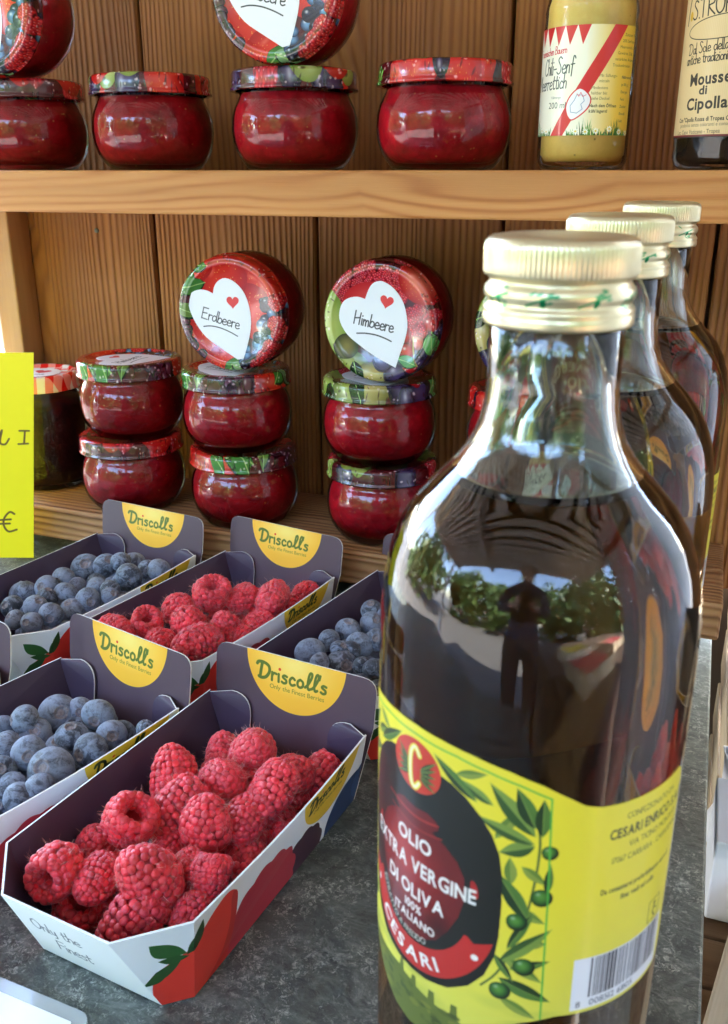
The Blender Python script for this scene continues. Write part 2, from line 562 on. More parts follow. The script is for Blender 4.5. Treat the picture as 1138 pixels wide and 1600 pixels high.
# ------------------------------------------------------------------ shared materials
M_plank = wood('brushed_larch', (0.205, 0.064, 0.014), (0.32, 0.108, 0.026), (0.43, 0.168, 0.044), 'Z', ring=215, stretch=20, relief=1.5, warpk=.34, rough=0.6)
M_board = wood('planed_larch', (0.38, 0.115, 0.026), (0.56, 0.220, 0.062), (0.64, 0.29, 0.092), 'X', ring=130, stretch=11, relief=0.3, wts=(.5, 1), warpk=1.1, rough=0.5, fine=0.55)
M_lower = wood('weathered_larch', (0.12, 0.045, 0.017), (0.36, 0.155, 0.060), (0.52, 0.27, 0.115), 'X', ring=210, stretch=24, relief=1.2, wts=(1, .9), warpk=.5, rough=0.6, knots=False)
M_post = wood('pale_larch', (0.28, 0.12, 0.045), (0.42, 0.21, 0.09), (0.50, 0.29, 0.14), 'Z', ring=22, stretch=8, relief=0.2, rough=0.55, fine=0.6)
M_crate = wood('pale_crate_wood', (0.52, 0.36, 0.20), (0.66, 0.50, 0.32), (0.76, 0.62, 0.43), 'Y', ring=30, stretch=14, relief=0.3, rough=0.7, knots=False)
M_roofw = wood('grey_roof_wood', (0.60, 0.57, 0.53), (0.76, 0.73, 0.69), (0.82, 0.79, 0.75), 'X', ring=20, stretch=14, relief=0.3, rough=0.8, knots=False)
M_brownw = wood('rough_brown_wood', (0.16, 0.09, 0.05), (0.28, 0.17, 0.10), (0.36, 0.24, 0.15), 'X', ring=40, stretch=14, relief=0.6, rough=0.75)
M_white_card = simple('white_carton', (0.74, 0.75, 0.78), 0.6, bump=0.1)
M_brown_card = simple('brown_cardboard', (0.35, 0.24, 0.15), 0.8, bump=0.2, var=0.1)

def slate():
    m, nt, p = new_mat('slate_laminate')
    t = NT(nt)
    v = t.coords(rnd=False)
    vs = t.coords(scale=(1.0, 1.7, 1), rot=(0, 0, 0.5), rnd=False)
    big = t.noise(v, 11, 5, 0.62, 0.6)
    med = t.noise(vs, 48, 8, 0.74, 1.4)
    fine = t.noise(v, 420, 6, 0.8, 0.5)
    base = t.ramp(med, [(0.32, (0.024, 0.029, 0.028)), (0.5, (0.072, 0.083, 0.076)), (0.66, (0.20, 0.22, 0.195))])
    base = t.mix(t.ramp(big, [(0.35, 0.0), (0.7, 0.65)]), base, (0.10, 0.11, 0.098))
    # pale mineral flecks and broken veins
    vein = t.noise(vs, 17, 9, 0.72, 2.6)
    ve = t.math('ABSOLUTE', t.math('SUBTRACT', vein, 0.5))
    vm = t.ramp(ve, [(0.0, 1.0), (0.012, 0.6), (0.045, 0.0)])
    brk = t.ramp(t.noise(v, 26, 6, 0.7), [(0.48, 0.0), (0.66, 1.0)])
    fm = t.ramp(fine, [(0.52, 0.0), (0.70, 1.0)])
    k = t.math('MULTIPLY', t.math('MULTIPLY', vm, brk), t.math('MULTIPLY_ADD', fm, 0.7, 0.3))
    fleck = t.math('MULTIPLY', t.ramp(t.noise(v, 330, 5, .85, 1.2), [(0.51, 0.0), (0.58, 1.0)]), t.ramp(t.noise(v, 42, 7, 0.78, 1.0), [(0.46, 0.04), (0.60, 1.0)]))
    c = t.mix(t.math('MULTIPLY', k, 0.8), base, (0.55, 0.56, 0.50))
    c = t.mix(t.math('MULTIPLY', fleck, 0.8), c, (0.52, 0.54, 0.47))
    dark = t.ramp(t.noise(vs, 90, 7, 0.8, 1.0), [(0.36, 1.0), (0.47, 0.0)])
    c = t.mix(t.math('MULTIPLY', dark, 0.7), c, (0.018, 0.020, 0.021))
    t.l(c, p.inputs['Base Color'])
    t.l(t.ramp(med, [(0.3, 0.36), (0.7, 0.52)]), p.inputs['Roughness'])
    h = t.math('ADD', t.math('MULTIPLY', med, 1.0), t.math('MULTIPLY', fine, 0.35))
    t.l(t.bump(h, 0.55, 0.0012), p.inputs['Normal'])
    return m
M_slate = slate()

def jam_mat(name, a, b, seeds=True):
    m, nt, p = new_mat(name)
    t = NT(nt)
    v = t.coords()
    lum = t.noise(v, 95, 4, 0.6, 0.6)
    vo = t.vor(v, 210, 'SMOOTH_F1')
    c = t.ramp(lum, [(0.3, a), (0.72, b)])
    c = t.mix(t.ramp(vo, [(0.0, 0.22), (0.5, 0.0)]), c, tuple(min(1, x * 1.9) for x in b))
    if seeds:
        sd = t.vor(v, 330)
        rn = t.vor(v, 330, out=1)
        pick = t.ramp(rn, [(0.80, 0.0), (0.84, 1.0)], 'LINEAR')
        c = t.mix(t.math('MULTIPLY', t.ramp(sd, [(0.16, 1.0), (0.26, 0.0)]), t.math('MULTIPLY', pick, 0.7)), c, (0.62, 0.22, 0.07))
    t.l(c, p.inputs['Base Color'])
    p.inputs['Roughness'].default_value = 0.6
    p.inputs['Specular IOR Level'].default_value = 0.08
    p.inputs['Subsurface Weight'].default_value = 0.25
    p.inputs['Subsurface Radius'].default_value = (0.006, 0.0012, 0.0008)
    p.inputs['Subsurface Scale'].default_value = 1.0
    t.l(t.bump(t.math('ADD', t.noise(v, 160, 3), t.math('MULTIPLY', vo, 0.5)), 0.35, 0.0012), p.inputs['Normal'])
    return m
M_jam = jam_mat('red_jam', (0.24, 0.002, 0.008), (0.52, 0.007, 0.020))
M_jam2 = jam_mat('strawberry_jam', (0.21, 0.002, 0.006), (0.47, 0.008, 0.016))
M_darkjam = jam_mat('dark_jam', (0.018, 0.004, 0.006), (0.045, 0.010, 0.012), False)
M_mustard = None

def thin_glass(name, tint=(1, 1, 1), refl=1.0):
    m = bpy.data.materials.new(name)
    m.use_nodes = True
    nt = m.node_tree
    nt.nodes.clear()
    t = NT(nt)
    out = t.n('ShaderNodeOutputMaterial')
    tr = t.n('ShaderNodeBsdfTransparent'); tr.inputs[0].default_value = (*tint, 1)
    gl = t.n('ShaderNodeBsdfGlossy'); gl.inputs['Roughness'].default_value = 0.02
    v = t.coords()
    nrm = t.bump(t.noise(v, 22, 2, 0.4), 0.22, 0.004)
    t.l(nrm, gl.inputs['Normal'])
    fr = t.n('ShaderNodeFresnel'); fr.inputs[0].default_value = 1.52
    t.l(nrm, fr.inputs['Normal'])
    mx = t.n('ShaderNodeMixShader')
    t.l(t.math('MULTIPLY', fr.outputs[0], refl), mx.inputs[0])
    t.l(tr.outputs[0], mx.inputs[1]); t.l(gl.outputs[0], mx.inputs[2])
    t.l(mx.outputs[0], out.inputs[0])
    return m
M_jarglass = thin_glass('jar_glass', (0.98, 0.98, 0.98), .95)

# ------------------------------------------------------------------ surroundings: ground, roof of the stall, trees
def ground():
    m, nt, p = new_mat('pale_paving')
    t = NT(nt)
    v = t.coords(rnd=False)
    c = t.ramp(t.noise(v, 3, 6, 0.7), [(0.3, (0.075, 0.072, 0.07)), (0.7, (0.12, 0.116, 0.107))])
    t.l(c, p.inputs['Base Color'])
    p.inputs['Roughness'].default_value = 0.9
    bm = bmesh.new()
    bmesh.ops.create_grid(bm, x_segments=2, y_segments=2, size=120)
    o = link('ground', from_bm('ground', bm, m), loc=(0, 0, -0.88))
    tag(o, kind='structure')
ground()

roof = tag(empty('stall_roof', (0, 0, 1.12)), 'grey slatted wooden roof of the market stall above the shelves', 'roof')
rng = random.Random(3)
bmr = bmesh.new(); box_bm(bmr, (0, 0, 0), (3.4, 0.070, 0.030), 0.003, 1)
board_me = from_bm('roof_board', bmr, M_roofw)
for i in range(19):
    link('roof_board', board_me, roof, (-0.45 + rng.uniform(-.02, .02), -1.22 + i * 0.118, 0.03), (0, 0, rng.uniform(-.004, .004)))
box('sun_block_sheet', (-0.45, -0.15, 0.105), (3.5, 2.3, 0.012), simple('sun_block_black', (0.02, 0.02, 0.02), 0.9, bump=0.4), 0, roof)  # solid black sheet added above the slats to stop sun between them
for x in (-2.0, -0.75, 1.15):
    box('roof_beam', (x, -0.15, -0.035), (0.06, 2.25, 0.10), M_roofw, 0.004, roof)
for x, y in ((-2.0, -0.95), (-2.0, 0.92), (1.15, 0.92)):
    box('roof_post', (x, y, -1.05), (0.07, 0.07, 1.9), M_roofw, 0.005, roof)

def leaf_mat(name, a, b):
    m, nt, p = new_mat(name)
    t = NT(nt)
    v = t.coords()
    t.l(t.ramp(t.noise(v, 1.7, 4), [(0.3, a), (0.7, b)]), p.inputs['Base Color'])
    p.inputs['Roughness'].default_value = 0.55
    return m
M_leafA = leaf_mat('tree_leaves', (0.035, 0.075, 0.015), (0.09, 0.15, 0.03))
M_bark = simple('bark', (0.10, 0.075, 0.055), 0.9, bump=0.6, bscale=30, var=0.3)
def tree(x, y, h, w, label, seed):
    rg = random.Random(seed)
    t = tag(empty('broadleaf_tree', (x, y, -0.88)), label, 'tree', 'trees beyond the stall')
    trunk = lathe('trunk', [(0.001, 0), (0.22, 0), (0.16, 0.5), (0.13, h * .4), (0.05, h * .8), (0.001, h * .82)], M_bark, 12)
    link('trunk', trunk, t)
    vs, fs = [], []
    cl = [(rg.gauss(0, w * .34), rg.gauss(0, w * .34), h * .52 + rg.gauss(0, h * .22), rg.uniform(.7, 1.3)) for _ in range(46)]
    for _ in range(5200):
        cx, cy, cz, cr = rg.choice(cl)
        d = Vector((rg.gauss(0, 1), rg.gauss(0, 1), rg.gauss(0, 1))).normalized() * cr * rg.uniform(.6, 1)
        q = Quaternion((rg.gauss(0, 1), rg.gauss(0, 1), rg.gauss(0, 1), rg.gauss(0, 1))).normalized()
        s = rg.uniform(.16, .30)
        b = len(vs)
        for a in ((-s, 0, 0), (0, -s * .5, 0), (s, 0, 0), (0, s * .5, 0)):
            vs.append(Vector((cx, cy, cz)) + d + q @ Vector(a))
        fs.append((b, b + 1, b + 2, b + 3))
    o = link('crown', mesh('crown', vs, fs, M_leafA, smooth=False), t)
for a in ((-7.0, -7.5, 4.6, 3.6, 'tall broad tree on the left far behind the photographer', 1),
          (-3.0, -9.5, 4.6, 3.8, 'rounded tree in the middle of the row facing the stall', 2),
          (5.2, -8.4, 4.0, 3.2, 'tree with a loose crown facing the right of the stall', 3),
          (8.8, -1.8, 3.8, 3.2, 'leafy tree standing off the right end of the stall', 4),
          (-9.0, -1.0, 4.6, 3.8, 'broad tree standing off the left end of the stall', 5),
          (4.6, -3.6, 4.6, 2.6, 'tall tree rising behind the produce table', 8),  # added to block sky glare and light from the right
          (1.2, -10.5, 5.4, 3.8, 'large round tree far behind the middle of the row', 6)):
    tree(*a)

# the stall's second table, behind and beside the viewer: it shows mirrored in the bottles
nt_ = tag(empty('produce_table', (1.45, -0.95, -0.88)), 'low produce table under a dark brown cloth beside the photographer', 'table')
M_cloth = simple('brown_cloth', (0.055, 0.035, 0.022), 0.9, bump=.4, bscale=60)
box('table_top', (0, 0, 0.76), (2.3, 1.5, 0.03), M_cloth, 0.004, nt_)
box('cloth_skirt', (0, 0, 0.375), (2.26, 1.46, 0.74), M_cloth, 0.01, nt_)
M_yel = simple('yellow_card', (0.85, 0.80, 0.05), 0.6)
def produce_crate(x, y, label, col, seed, n=26):
    o = tag(empty('produce_crate', (x, y, -0.105)), label, 'crate', 'fruit crates on the second table')
    for s in (1, -1):
        box('side_board', (0, .145 * s, .05), (.40, .008, .09), M_crate, .001, o); box('end_board', (.196 * s, 0, .05), (.008, .28, .09), M_crate, .001, o)
    box('base', (0, 0, .006), (.39, .28, .008), M_crate, 0, o)
    rg = random.Random(seed); m = simple('fruit_skin', col, .35, var=.2)
    fm = lathe('fruit', [(0, .024), (.006, .028), (.018, .026), (.029, .012), (.031, -.004), (.024, -.022), (.010, -.030), (0, -.029)], m, 20)
    for i in range(n):
        f = link('fruit', fm, o, (-.15 + (i % 6) * .06 + rg.uniform(-.006, .006), -.10 + (i // 6) * .05 + rg.uniform(-.006, .006), .062 + rg.uniform(0, .012)), (rg.uniform(-.5, .5), rg.uniform(-.5, .5), rg.uniform(0, 6)))
    return o
produce_crate(.62, -.42, 'crate of red fruit nearest the bottles on the second table', (.55, .04, .03), 1)
produce_crate(.70, -.85, 'crate of yellow fruit in the middle of the second table', (.75, .50, .05), 2)
produce_crate(1.30, -.60, 'crate of dark red fruit farther along the second table', (.30, .02, .03), 3)
sw = tag(empty('side_light_screen', (0.72, 0.35, 0)), 'unseen white boarded screen added to block light from the right', 'partition')  # unseen screen added to cut side light, white to bounce some fill
pb_ = bmesh.new(); box_bm(pb_, (0, 0, 0), (0.018, 0.116, 1.94), 0.002, 1)
sw_me = from_bm('board', pb_, simple('light_screen_white', (.55, .55, .56), .5, bump=.2, bscale=40))
for i in range(9): link('board', sw_me, sw, (0, -0.42 + i * .12, 0.10))
box('rail', (-0.02, 0.06, 0.86), (0.03, 1.06, 0.05), M_brownw, 0.002, sw); box('rail', (-0.02, 0.06, -0.5), (0.03, 1.06, 0.05), M_brownw, 0.002, sw)
# ------------------------------------------------------------------ the table and the shelf unit
table = tag(empty('table', (0, 0, 0)), 'stall table with a dark grey slate-look top under the punnets and bottles', 'table')
box('table_top', (-0.4445, 0.25, -0.012), (0.951, 0.95, 0.024), M_slate, 0.0012, table)
M_steel = simple('dark_steel', (0.06, 0.06, 0.065), 0.5, metal=0.6)
box('cloth_skirt', (0.06, 0.738, -0.435), (1.30, 0.006, 0.87), M_cloth, 0.001, table)  # added dark sheet, stops sun slipping in below the back planks
for x in (-0.86, -0.02):
    for y in (-0.16, 0.66):
        box('leg', (x, y, -0.453), (0.04, 0.04, 0.853), M_steel, 0.003, table)

shelf = tag(empty('shelf_unit', (0, 0.66, 0.0)), 'wooden shelf unit with a ribbed plank back standing on the table', 'shelf')
SY = 0.66
pbm = bmesh.new(); box_bm(pbm, (0, 0, 0), (0.1445, 0.018, 1.12), 0.0022, 2)  # planks made taller, out of view, to block sun above the shelf
plank_me = from_bm('back_plank', pbm, M_plank)
for i in range(7):
    x = -0.5145 + i * 0.147
    link('back_plank', plank_me, shelf, (x, 0.700 - SY + (0.0006 if i % 2 else 0), 0.575))
box('backing_board', (-0.07, 0.715 - SY, 0.57), (1.02, 0.008, 1.10), M_brownw, 0.0, shelf)
box('upper_shelf_board', (-0.15, 0.6185 - SY, 0.3), (0.94, 0.141, 0.027), M_board, 0.0016, shelf)
box('lower_shelf_board', (-0.2925, 0.6345 - SY, 0.0394), (0.649, 0.110, 0.0272), M_lower, 0.0022, shelf)
box('shelf_support', (-0.2925, 0.665 - SY, 0.0128), (0.62, 0.04, 0.0254), M_brownw, 0.001, shelf)
box('side_post', (-0.5770, 0.6765 - SY, 0.57), (0.022, 0.027, 1.12), M_post, 0.0015, shelf)
# a nail head high on the first back plank
nb = bmesh.new(); bmesh.ops.create_cone(nb, cap_ends=True, segments=16, radius1=0.0022, radius2=0.0018, depth=0.0012)
link('nail_head', from_bm('nail_head', nb, simple('nail_steel', (0.12, 0.13, 0.12), 0.5, metal=0.8), True), shelf, (-0.497, 0.6905 - SY, 0.2655), (R(90), 0, 0))

# ------------------------------------------------------------------ jam jars
RED, DRED, PLUM, DPLUM = (.82, .10, .12), (.52, .03, .07), (.26, .20, .36), (.10, .07, .15)
GRN, DGRN, PEAR, DPEAR = (.24, .48, .18), (.07, .20, .07), (.74, .78, .42), (.45, .52, .20)
def f_rasp(c, x, y, r, base=(.84, .16, .22)):
    rg = random.Random(int(x * 991 + y * 77))
    c.ell(x, y, r, r * .9, (.55, .05, .10))
    n = int(26)
    for i in range(n):
        a = i * 2.4; q = r * .82 * math.sqrt((i + .5) / n)
        c.ell(x + q * math.cos(a), y + q * math.sin(a), r * .2, r * .2, tuple(min(1, b * rg.uniform(.85, 1.15)) for b in base), edge=(.6, .05, .12), hl=.5)
def f_straw(c, x, y, r, ang=0.0, col=(.88, .20, .12)):
    c.ell(x, y, r * 1.15, r * .92, col, ang, edge=(.68, .07, .07))
    rg = random.Random(int(x * 555 + y * 333))
    for i in range(46):
        a = rg.uniform(0, 6.28); q = r * .9 * math.sqrt(rg.random())
        c.ell(x + q * math.cos(a), y + q * math.sin(a) * .85, r * .035, r * .02, (.93, .62, .30), rg.uniform(0, 3))
    c.ell(x - r * .3, y + r * .35, r * .3, r * .13, (.97, .55, .45), ang + .5, alpha=.5, soft=.8)
def f_ball(c, x, y, r, a, b, hl=.5): c.ell(x, y, r, r * .95, a, edge=b, hl=hl)
def f_leaf(c, x, y, L, ang, a=GRN, b=DGRN):
    pts = []
    for i in range(13):
        t = i / 12; pts.append((t * L, math.sin(t * math.pi) ** .8 * L * .28))
    pts += [(p[0], -p[1]) for p in reversed(pts)]
    cs, sn = math.cos(ang), math.sin(ang)
    Q = [(x + p[0] * cs - p[1] * sn, y + p[0] * sn + p[1] * cs) for p in pts]
    c.poly(Q, b); c.poly([(x + (q[0] - x) * .93 + L * .02, y + (q[1] - y) * .9 + L * .03) for q in Q], a)
    c.stroke([(x, y), (x + L * cs, y + L * sn)], L * .03, (.62, .75, .42), False)
def lid_art(kind):
    c = Canvas(-1, -1, 1, 1, 256, (.30, .05, .08))
    rg = random.Random({'h': 1, 'e': 2, 'p': 3, 'r': 4}[kind])
    if kind == 'h':
        for i in range(60):
            a = rg.uniform(.25 * math.pi, .95 * math.pi); q = rg.uniform(.35, 1.05)
            f_rasp(c, q * math.cos(a), q * math.sin(a), .12, (.90, .30, .34))
        c.ell(-.2, .35, .42, .25, (.86, .25, .24), .2, edge=(.80, .15, .18)); 
        for i in range(30):
            a = rg.uniform(-.12 * math.pi, .16 * math.pi); q = rg.uniform(.35, 1.0)
            f_rasp(c, q * math.cos(a), q * math.sin(a), .13)
        f_straw(c, .62, .60, .30, -.7, (.90, .42, .34)); 
        c.ell(-.80, -.10, .26, .62, PEAR, .15, edge=(.50, .62, .24), hl=.25)
        c.ell(-.45, -.72, .34, .26, (.62, .66, .30), -.5, edge=(.28, .33, .12), hl=.2)
        c.ell(-.12, -.84, .30, .22, (.76, .68, .40), .1, edge=(.40, .40, .18), hl=.4)
        c.ell(-.55, -.40, .2, .2, (.55, .50, .25), 0, edge=(.2, .22, .1))
        for x, y, r in ((.30, -.80, .22), (.62, -.66, .22), (.86, -.36, .22), (.05, -.62, .16), (.45, -.92, .16), (.95, -.08, .15)): f_ball(c, x, y, r, PLUM, DPLUM)
        for x, y, r in ((.45, -.42, .13), (.62, -.28, .12), (.82, .02, .12), (.50, -.62, .12), (.40, -.18, .12)): f_ball(c, x, y, r, RED, DRED, .8)
        f_leaf(c, .82, -.5, .42, 1.5, (.30, .58, .28)); f_leaf(c, .62, -.62, .36, 2.9, (.28, .55, .26))
        c.stroke([(.55, -.2), (.56, -.45), (.62, -.62)], .022, (.68, .62, .30))
        f_leaf(c, -.95, -.35, .45, -1.2, DGRN); f_leaf(c, -.3, -1, .4, 1.9, DGRN, (.03, .08, .03))
    elif kind == 'e':
        for x, y, r, a in ((.1, .75, .5, .2), (.55, .45, .42, -.8), (.42, .05, .42, -1), (-.35, -.45, .46, -.7), (-.05, -.78, .35, .1), (-.15, .5, .45, .6), (-.55, .78, .3, .8), (.85, .75, .3, -.6), (-.75, -.75, .3, 0)):
            f_straw(c, x, y, r, a)
        for i in range(30):
            a = rg.uniform(1.05 * math.pi, 1.3 * math.pi); q = rg.uniform(.82, 1.05)
            f_ball(c, q * math.cos(a), q * math.sin(a), .09, (.36, .16, .26), (.15, .04, .10))
        f_leaf(c, -.9, .25, .5, .9); f_leaf(c, -.95, .35, .55, .25); f_leaf(c, -.98, .1, .45, -.4, (.40, .52, .22)); f_leaf(c, -.7, .72, .35, .1)
        f_leaf(c, -.15, -.95, .45, .5); f_leaf(c, 0, -.82, .4, -.3, (.45, .60, .40))
        for i in range(46):
            a = rg.uniform(-.42 * math.pi, .12 * math.pi); q = rg.uniform(.55, 1.08)
            f_ball(c, q * math.cos(a), q * math.sin(a), rg.uniform(.07, .12), *(((.10, .14, .24), (.03, .05, .10)) if rg.random() < .6 else ((.40, .58, .76), (.08, .14, .24))), .7)
        for x, y in ((.82, .22), (.8, -.12), (.88, -.28), (.6, -.66), (.48, -.82), (.70, -.50)): f_rasp(c, x, y, .15, (.86, .20, .20))
    elif kind == 'p':
        for i in range(34):
            a = rg.uniform(0, 6.28); q = rg.uniform(.2, 1.0)
            k = rg.random()
            x, y = q * math.cos(a), q * math.sin(a)
            if k < .3: c.ell(x, y, .26, .2, PEAR, rg.uniform(0, 3), edge=DPEAR, hl=.3)
            elif k < .55: f_ball(c, x, y, .2, PLUM, DPLUM)
            elif k < .75: f_straw(c, x, y, .26, rg.uniform(0, 3))
            elif k < .9: f_leaf(c, x, y, .4, rg.uniform(0, 6.28))
            else: f_rasp(c, x, y, .2)
    else:
        for i in range(70):
            a = rg.uniform(0, 6.28); q = rg.uniform(.1, 1.0)
            x, y = q * math.cos(a), q * math.sin(a)
            k = rg.random()
            if k < .42: f_straw(c, x, y, .27, rg.uniform(0, 3), (.86, .14, .13))
            elif k < .75: f_rasp(c, x, y, .19, (.86, .2, .22))
            elif k < .85: f_ball(c, x, y, .12, (.16, .10, .22), (.05, .02, .07))
            else: f_leaf(c, x, y, .34, rg.uniform(0, 6.28))
    for i in range(160):
        a = rg.uniform(0, 6.28); q = rg.uniform(.82, 1.0); x, y = q * math.cos(a), q * math.sin(a)
        k_ = rg.random()
        if k_ < .5: c.ell(x, y, rg.uniform(.012, .035), .010, (1, .9, .9), a + 1.57, alpha=.6, soft=.5)
        else: c.ell(x, y, rg.uniform(.02, .05), .014, (.12, .02, .05), rg.uniform(0, 3), alpha=.5, soft=.6)
    return print_mat('lid_print_' + {'h': 'pears_and_berries', 'e': 'strawberries', 'p': 'mixed_fruit', 'r': 'red_fruit'}[kind], c, 0.22, 0.6, gain=0.92)
LID = {k: lid_art(k) for k in 'hepr'}
def gingham():
    c = Canvas(-1, -1, 1, 1, 256, (.93, .90, .90))
    n = 11; s = 2 / n
    for i in range(n):
        for j in range(n):
            x, y = -1 + i * s, -1 + j * s
            if i % 2 and j % 2: col = (.86, .12, .12)
            elif i % 2 or j % 2: col = (.94, .55, .53)
            else: continue
            c.poly([(x, y), (x + s, y), (x + s, y + s), (x, y + s)], col)
    return print_mat('lid_print_gingham', c, 0.25, 0.5)
M_gingham = gingham()

def lid_mesh(name, mat, k=1.0, kz=1.0):
    P = [(0.0, .0636, 0.0), (.0328, .0636, .74), (.0342, .0652, .78), (.0355, .0657, .81), (.0385, .0657, .86), (.0402, .0648, .89), (.0411, .063, .91),
         (.0412, .056, .97), (.0413, .0545, .985), (.0421, .0537, .99), (.0421, .0524, .995), (.0408, .0520, 1.0), (.0385, .0524, 1.0)]
    prof = [(r * k, z * kz) for r, z, _ in P]
    seg = 72
    return lathe(name, prof, mat, seg, uvf=lambda i, j: (.5 + .5 * P[i][2] * math.cos(2 * math.pi * j / seg), .5 + .5 * P[i][2] * math.sin(2 * math.pi * j / seg)))
lid_me = {k: lid_mesh('lid', LID[k]) for k in LID}
GP = [(0.0, .0009), (.025, .0005), (.0290, 0), (.0322, .0012), (.0358, .0058), (.0392, .0120), (.0412, .0190), (.0420, .0270), (.0415, .0350), (.0398, .0415), (.0376, .0462), (.0362, .0492), (.0362, .0532)]
glass_me = lathe('glass', GP, M_jarglass, 72)
def jam_mesh(mat, seed):
    JP = [(0.0, .0042), (.023, .0040), (.0290, .0046), (.0342, .0080), (.0379, .0135), (.0398, .0200), (.0405, .0272), (.0400, .0345), (.0388, .0405), (.0366, .0452), (.0352, .0492), (.0345, .0508), (.0300, .0512), (.0, .0512)]
    return lathe('jam', JP, mat, 72)
jam_me = {1: jam_mesh(M_jam, 1), 2: jam_mesh(M_jam2, 2)}

HEART_H = [(450,400),(410,388),(370,385),(310,400),(260,440),(233,520),(240,600),(300,700),(400,780),(520,860),(705,950),(745,820),(785,690),(797,570),(765,420),(690,310),(610,258),(560,252),(510,275),(475,330)]
HEART_H = [((x - 569) / 470, (584 - y) / 500) for x, y in HEART_H]
HEART_E = [(393,445),(355,425),(300,415),(240,430),(200,465),(188,520),(195,590),(240,700),(320,810),(430,890),(605,1005),(650,870),(685,720),(687,580),(650,440),(580,350),(500,315),(440,340),(405,390)]
HEART_E = [((x - 522) / 422, (605 - y) / 475) for x, y in HEART_E]
def small_heart(c, cx, cy, s, ang=0.0, col=(.88, .16, .18)):
    pts = []
    for i in range(40):
        t = 2 * math.pi * i / 40
        x = 16 * math.sin(t) ** 3 / 17; y = (13 * math.cos(t) - 5 * math.cos(2 * t) - 2 * math.cos(3 * t) - math.cos(4 * t)) / 17
        pts.append((cx + s * (x * math.cos(ang) - y * math.sin(ang)), cy + s * (x * math.sin(ang) + y * math.cos(ang))))
    c.poly(pts, col)
INK = (.17, .17, .20)
def sticker_mesh(kind):
    c = Canvas(-1, -1, 1, 1, 300, (.93, .93, .96))
    if kind == 'h':
        c.hand('Himbeere', -.455, -.035, .205, .022, INK, R(-10), jit=.02, sx=1.06)
        c.stroke([(-.40, -.2), (-.24, -.192), (-.06, -.21), (.1, -.255), (.21, -.30)], .022, INK)
        small_heart(c, .125, .345, .125, -.2)
        out = HEART_H
    else:
        c.hand('Erdbeere', -.555, -.09, .195, .018, INK, R(-13), jit=.03, sx=1.12)
        c.stroke([(-.52, -.24), (-.38, -.225), (-.2, -.25), (-.02, -.31), (.13, -.38)], .018, INK)
        small_heart(c, .066, .21, .125, 0)
        out = HEART_E
    m = print_mat('sticker_print_' + kind, c, 0.5, 0.15, gain=0.95)
    P = smooth_line(out[:11], 3)[:-1] + smooth_line(out[10:] + out[:1], 3)[:-1]
    rr = .0413
    z0, z1 = .06365, .06385
    n = len(P)
    vs = [(x * rr, y * rr, z1) for x, y in P] + [(x * rr, y * rr, z0) for x, y in P]
    fs = [tuple(reversed(range(n)))]; uv = [[c.uv(*P[i]) for i in reversed(range(n))]]
    # orient upwards
    ar = sum(P[i][0] * P[(i + 1) % n][1] - P[(i + 1) % n][0] * P[i][1] for i in range(n))
    if ar > 0: fs = [tuple(range(n))]; uv = [[c.uv(*P[i]) for i in range(n)]]
    for i in range(n):
        j = (i + 1) % n
        q = (i, j, n + j, n + i)
        fs.append(q if ar < 0 else q[::-1]); uv.append([c.uv(*P[a % n]) for a in (q if ar < 0 else q[::-1])])
    return mesh('heart_sticker', vs, fs, m, uv, smooth=False)
ST = {'h': sticker_mesh('h'), 'e': sticker_mesh('e')}

def jar(x, y, z, label, lid='h', jam=1, spin=0.0, lying=False, sticker=None, tilt=(0, 0), sspin=0.0):
    o = tag(empty('jam_jar', (x, y, z)), label, 'jar', 'red jam jars on the wooden shelves')
    if lying:
        q = Quaternion((1, 0, 0), R(90 + tilt[0]))
        q = Quaternion((0, 0, 1), R(tilt[1])) @ q @ Quaternion((0, 0, 1), 0)
        o.rotation_euler = q.to_euler()
    else: o.rotation_euler = (R(tilt[0]), R(tilt[1]), 0)
    o.scale = (1, 1, .921)
    link('jam', jam_me[jam], o, rot=(0, 0, spin * 1.7))
    g = link('glass', glass_me, o, rot=(0, 0, spin))
    link('lid', lid_me[lid], o, rot=(0, 0, spin))
    if sticker: link('heart_sticker', ST[sticker], o, rot=(0, 0, sspin))
    return o
J = 0.0605
ZU, ZL = 0.3136, 0.0532
ZT_ = ZL + 2 * J + .0421
# upper shelf
jar(-.4906, .612, ZU, 'jam jar at the far left of the upper shelf, under a jar lying down', 'r', 2, .6)
jar(-.4830, .6255, ZU + J + .0421, 'jam jar lying on its side at the upper left, dark berries on its lid edge', 'e', 2, 0.0, True, 'e')
jar(-.3810, .607, ZU, 'jam jar standing alone on the upper shelf, second from the left', 'p', 2, 1.0)
jar(-.2725, .608, ZU, 'jam jar with plums on its lid rim, under the lying jar on the upper shelf', 'p', 1, 2.6)
jar(-.2690, .6255, ZU + J + .0421, 'jam jar on its side on the upper shelf, white heart sticker partly out of view', 'e', 1, 0.0, True, 'e', tilt=(0, 3))
jar(-.1680, .600, ZU, 'jam jar standing alone on the upper shelf beside the mustard bottle', 'r', 1, 2.2)
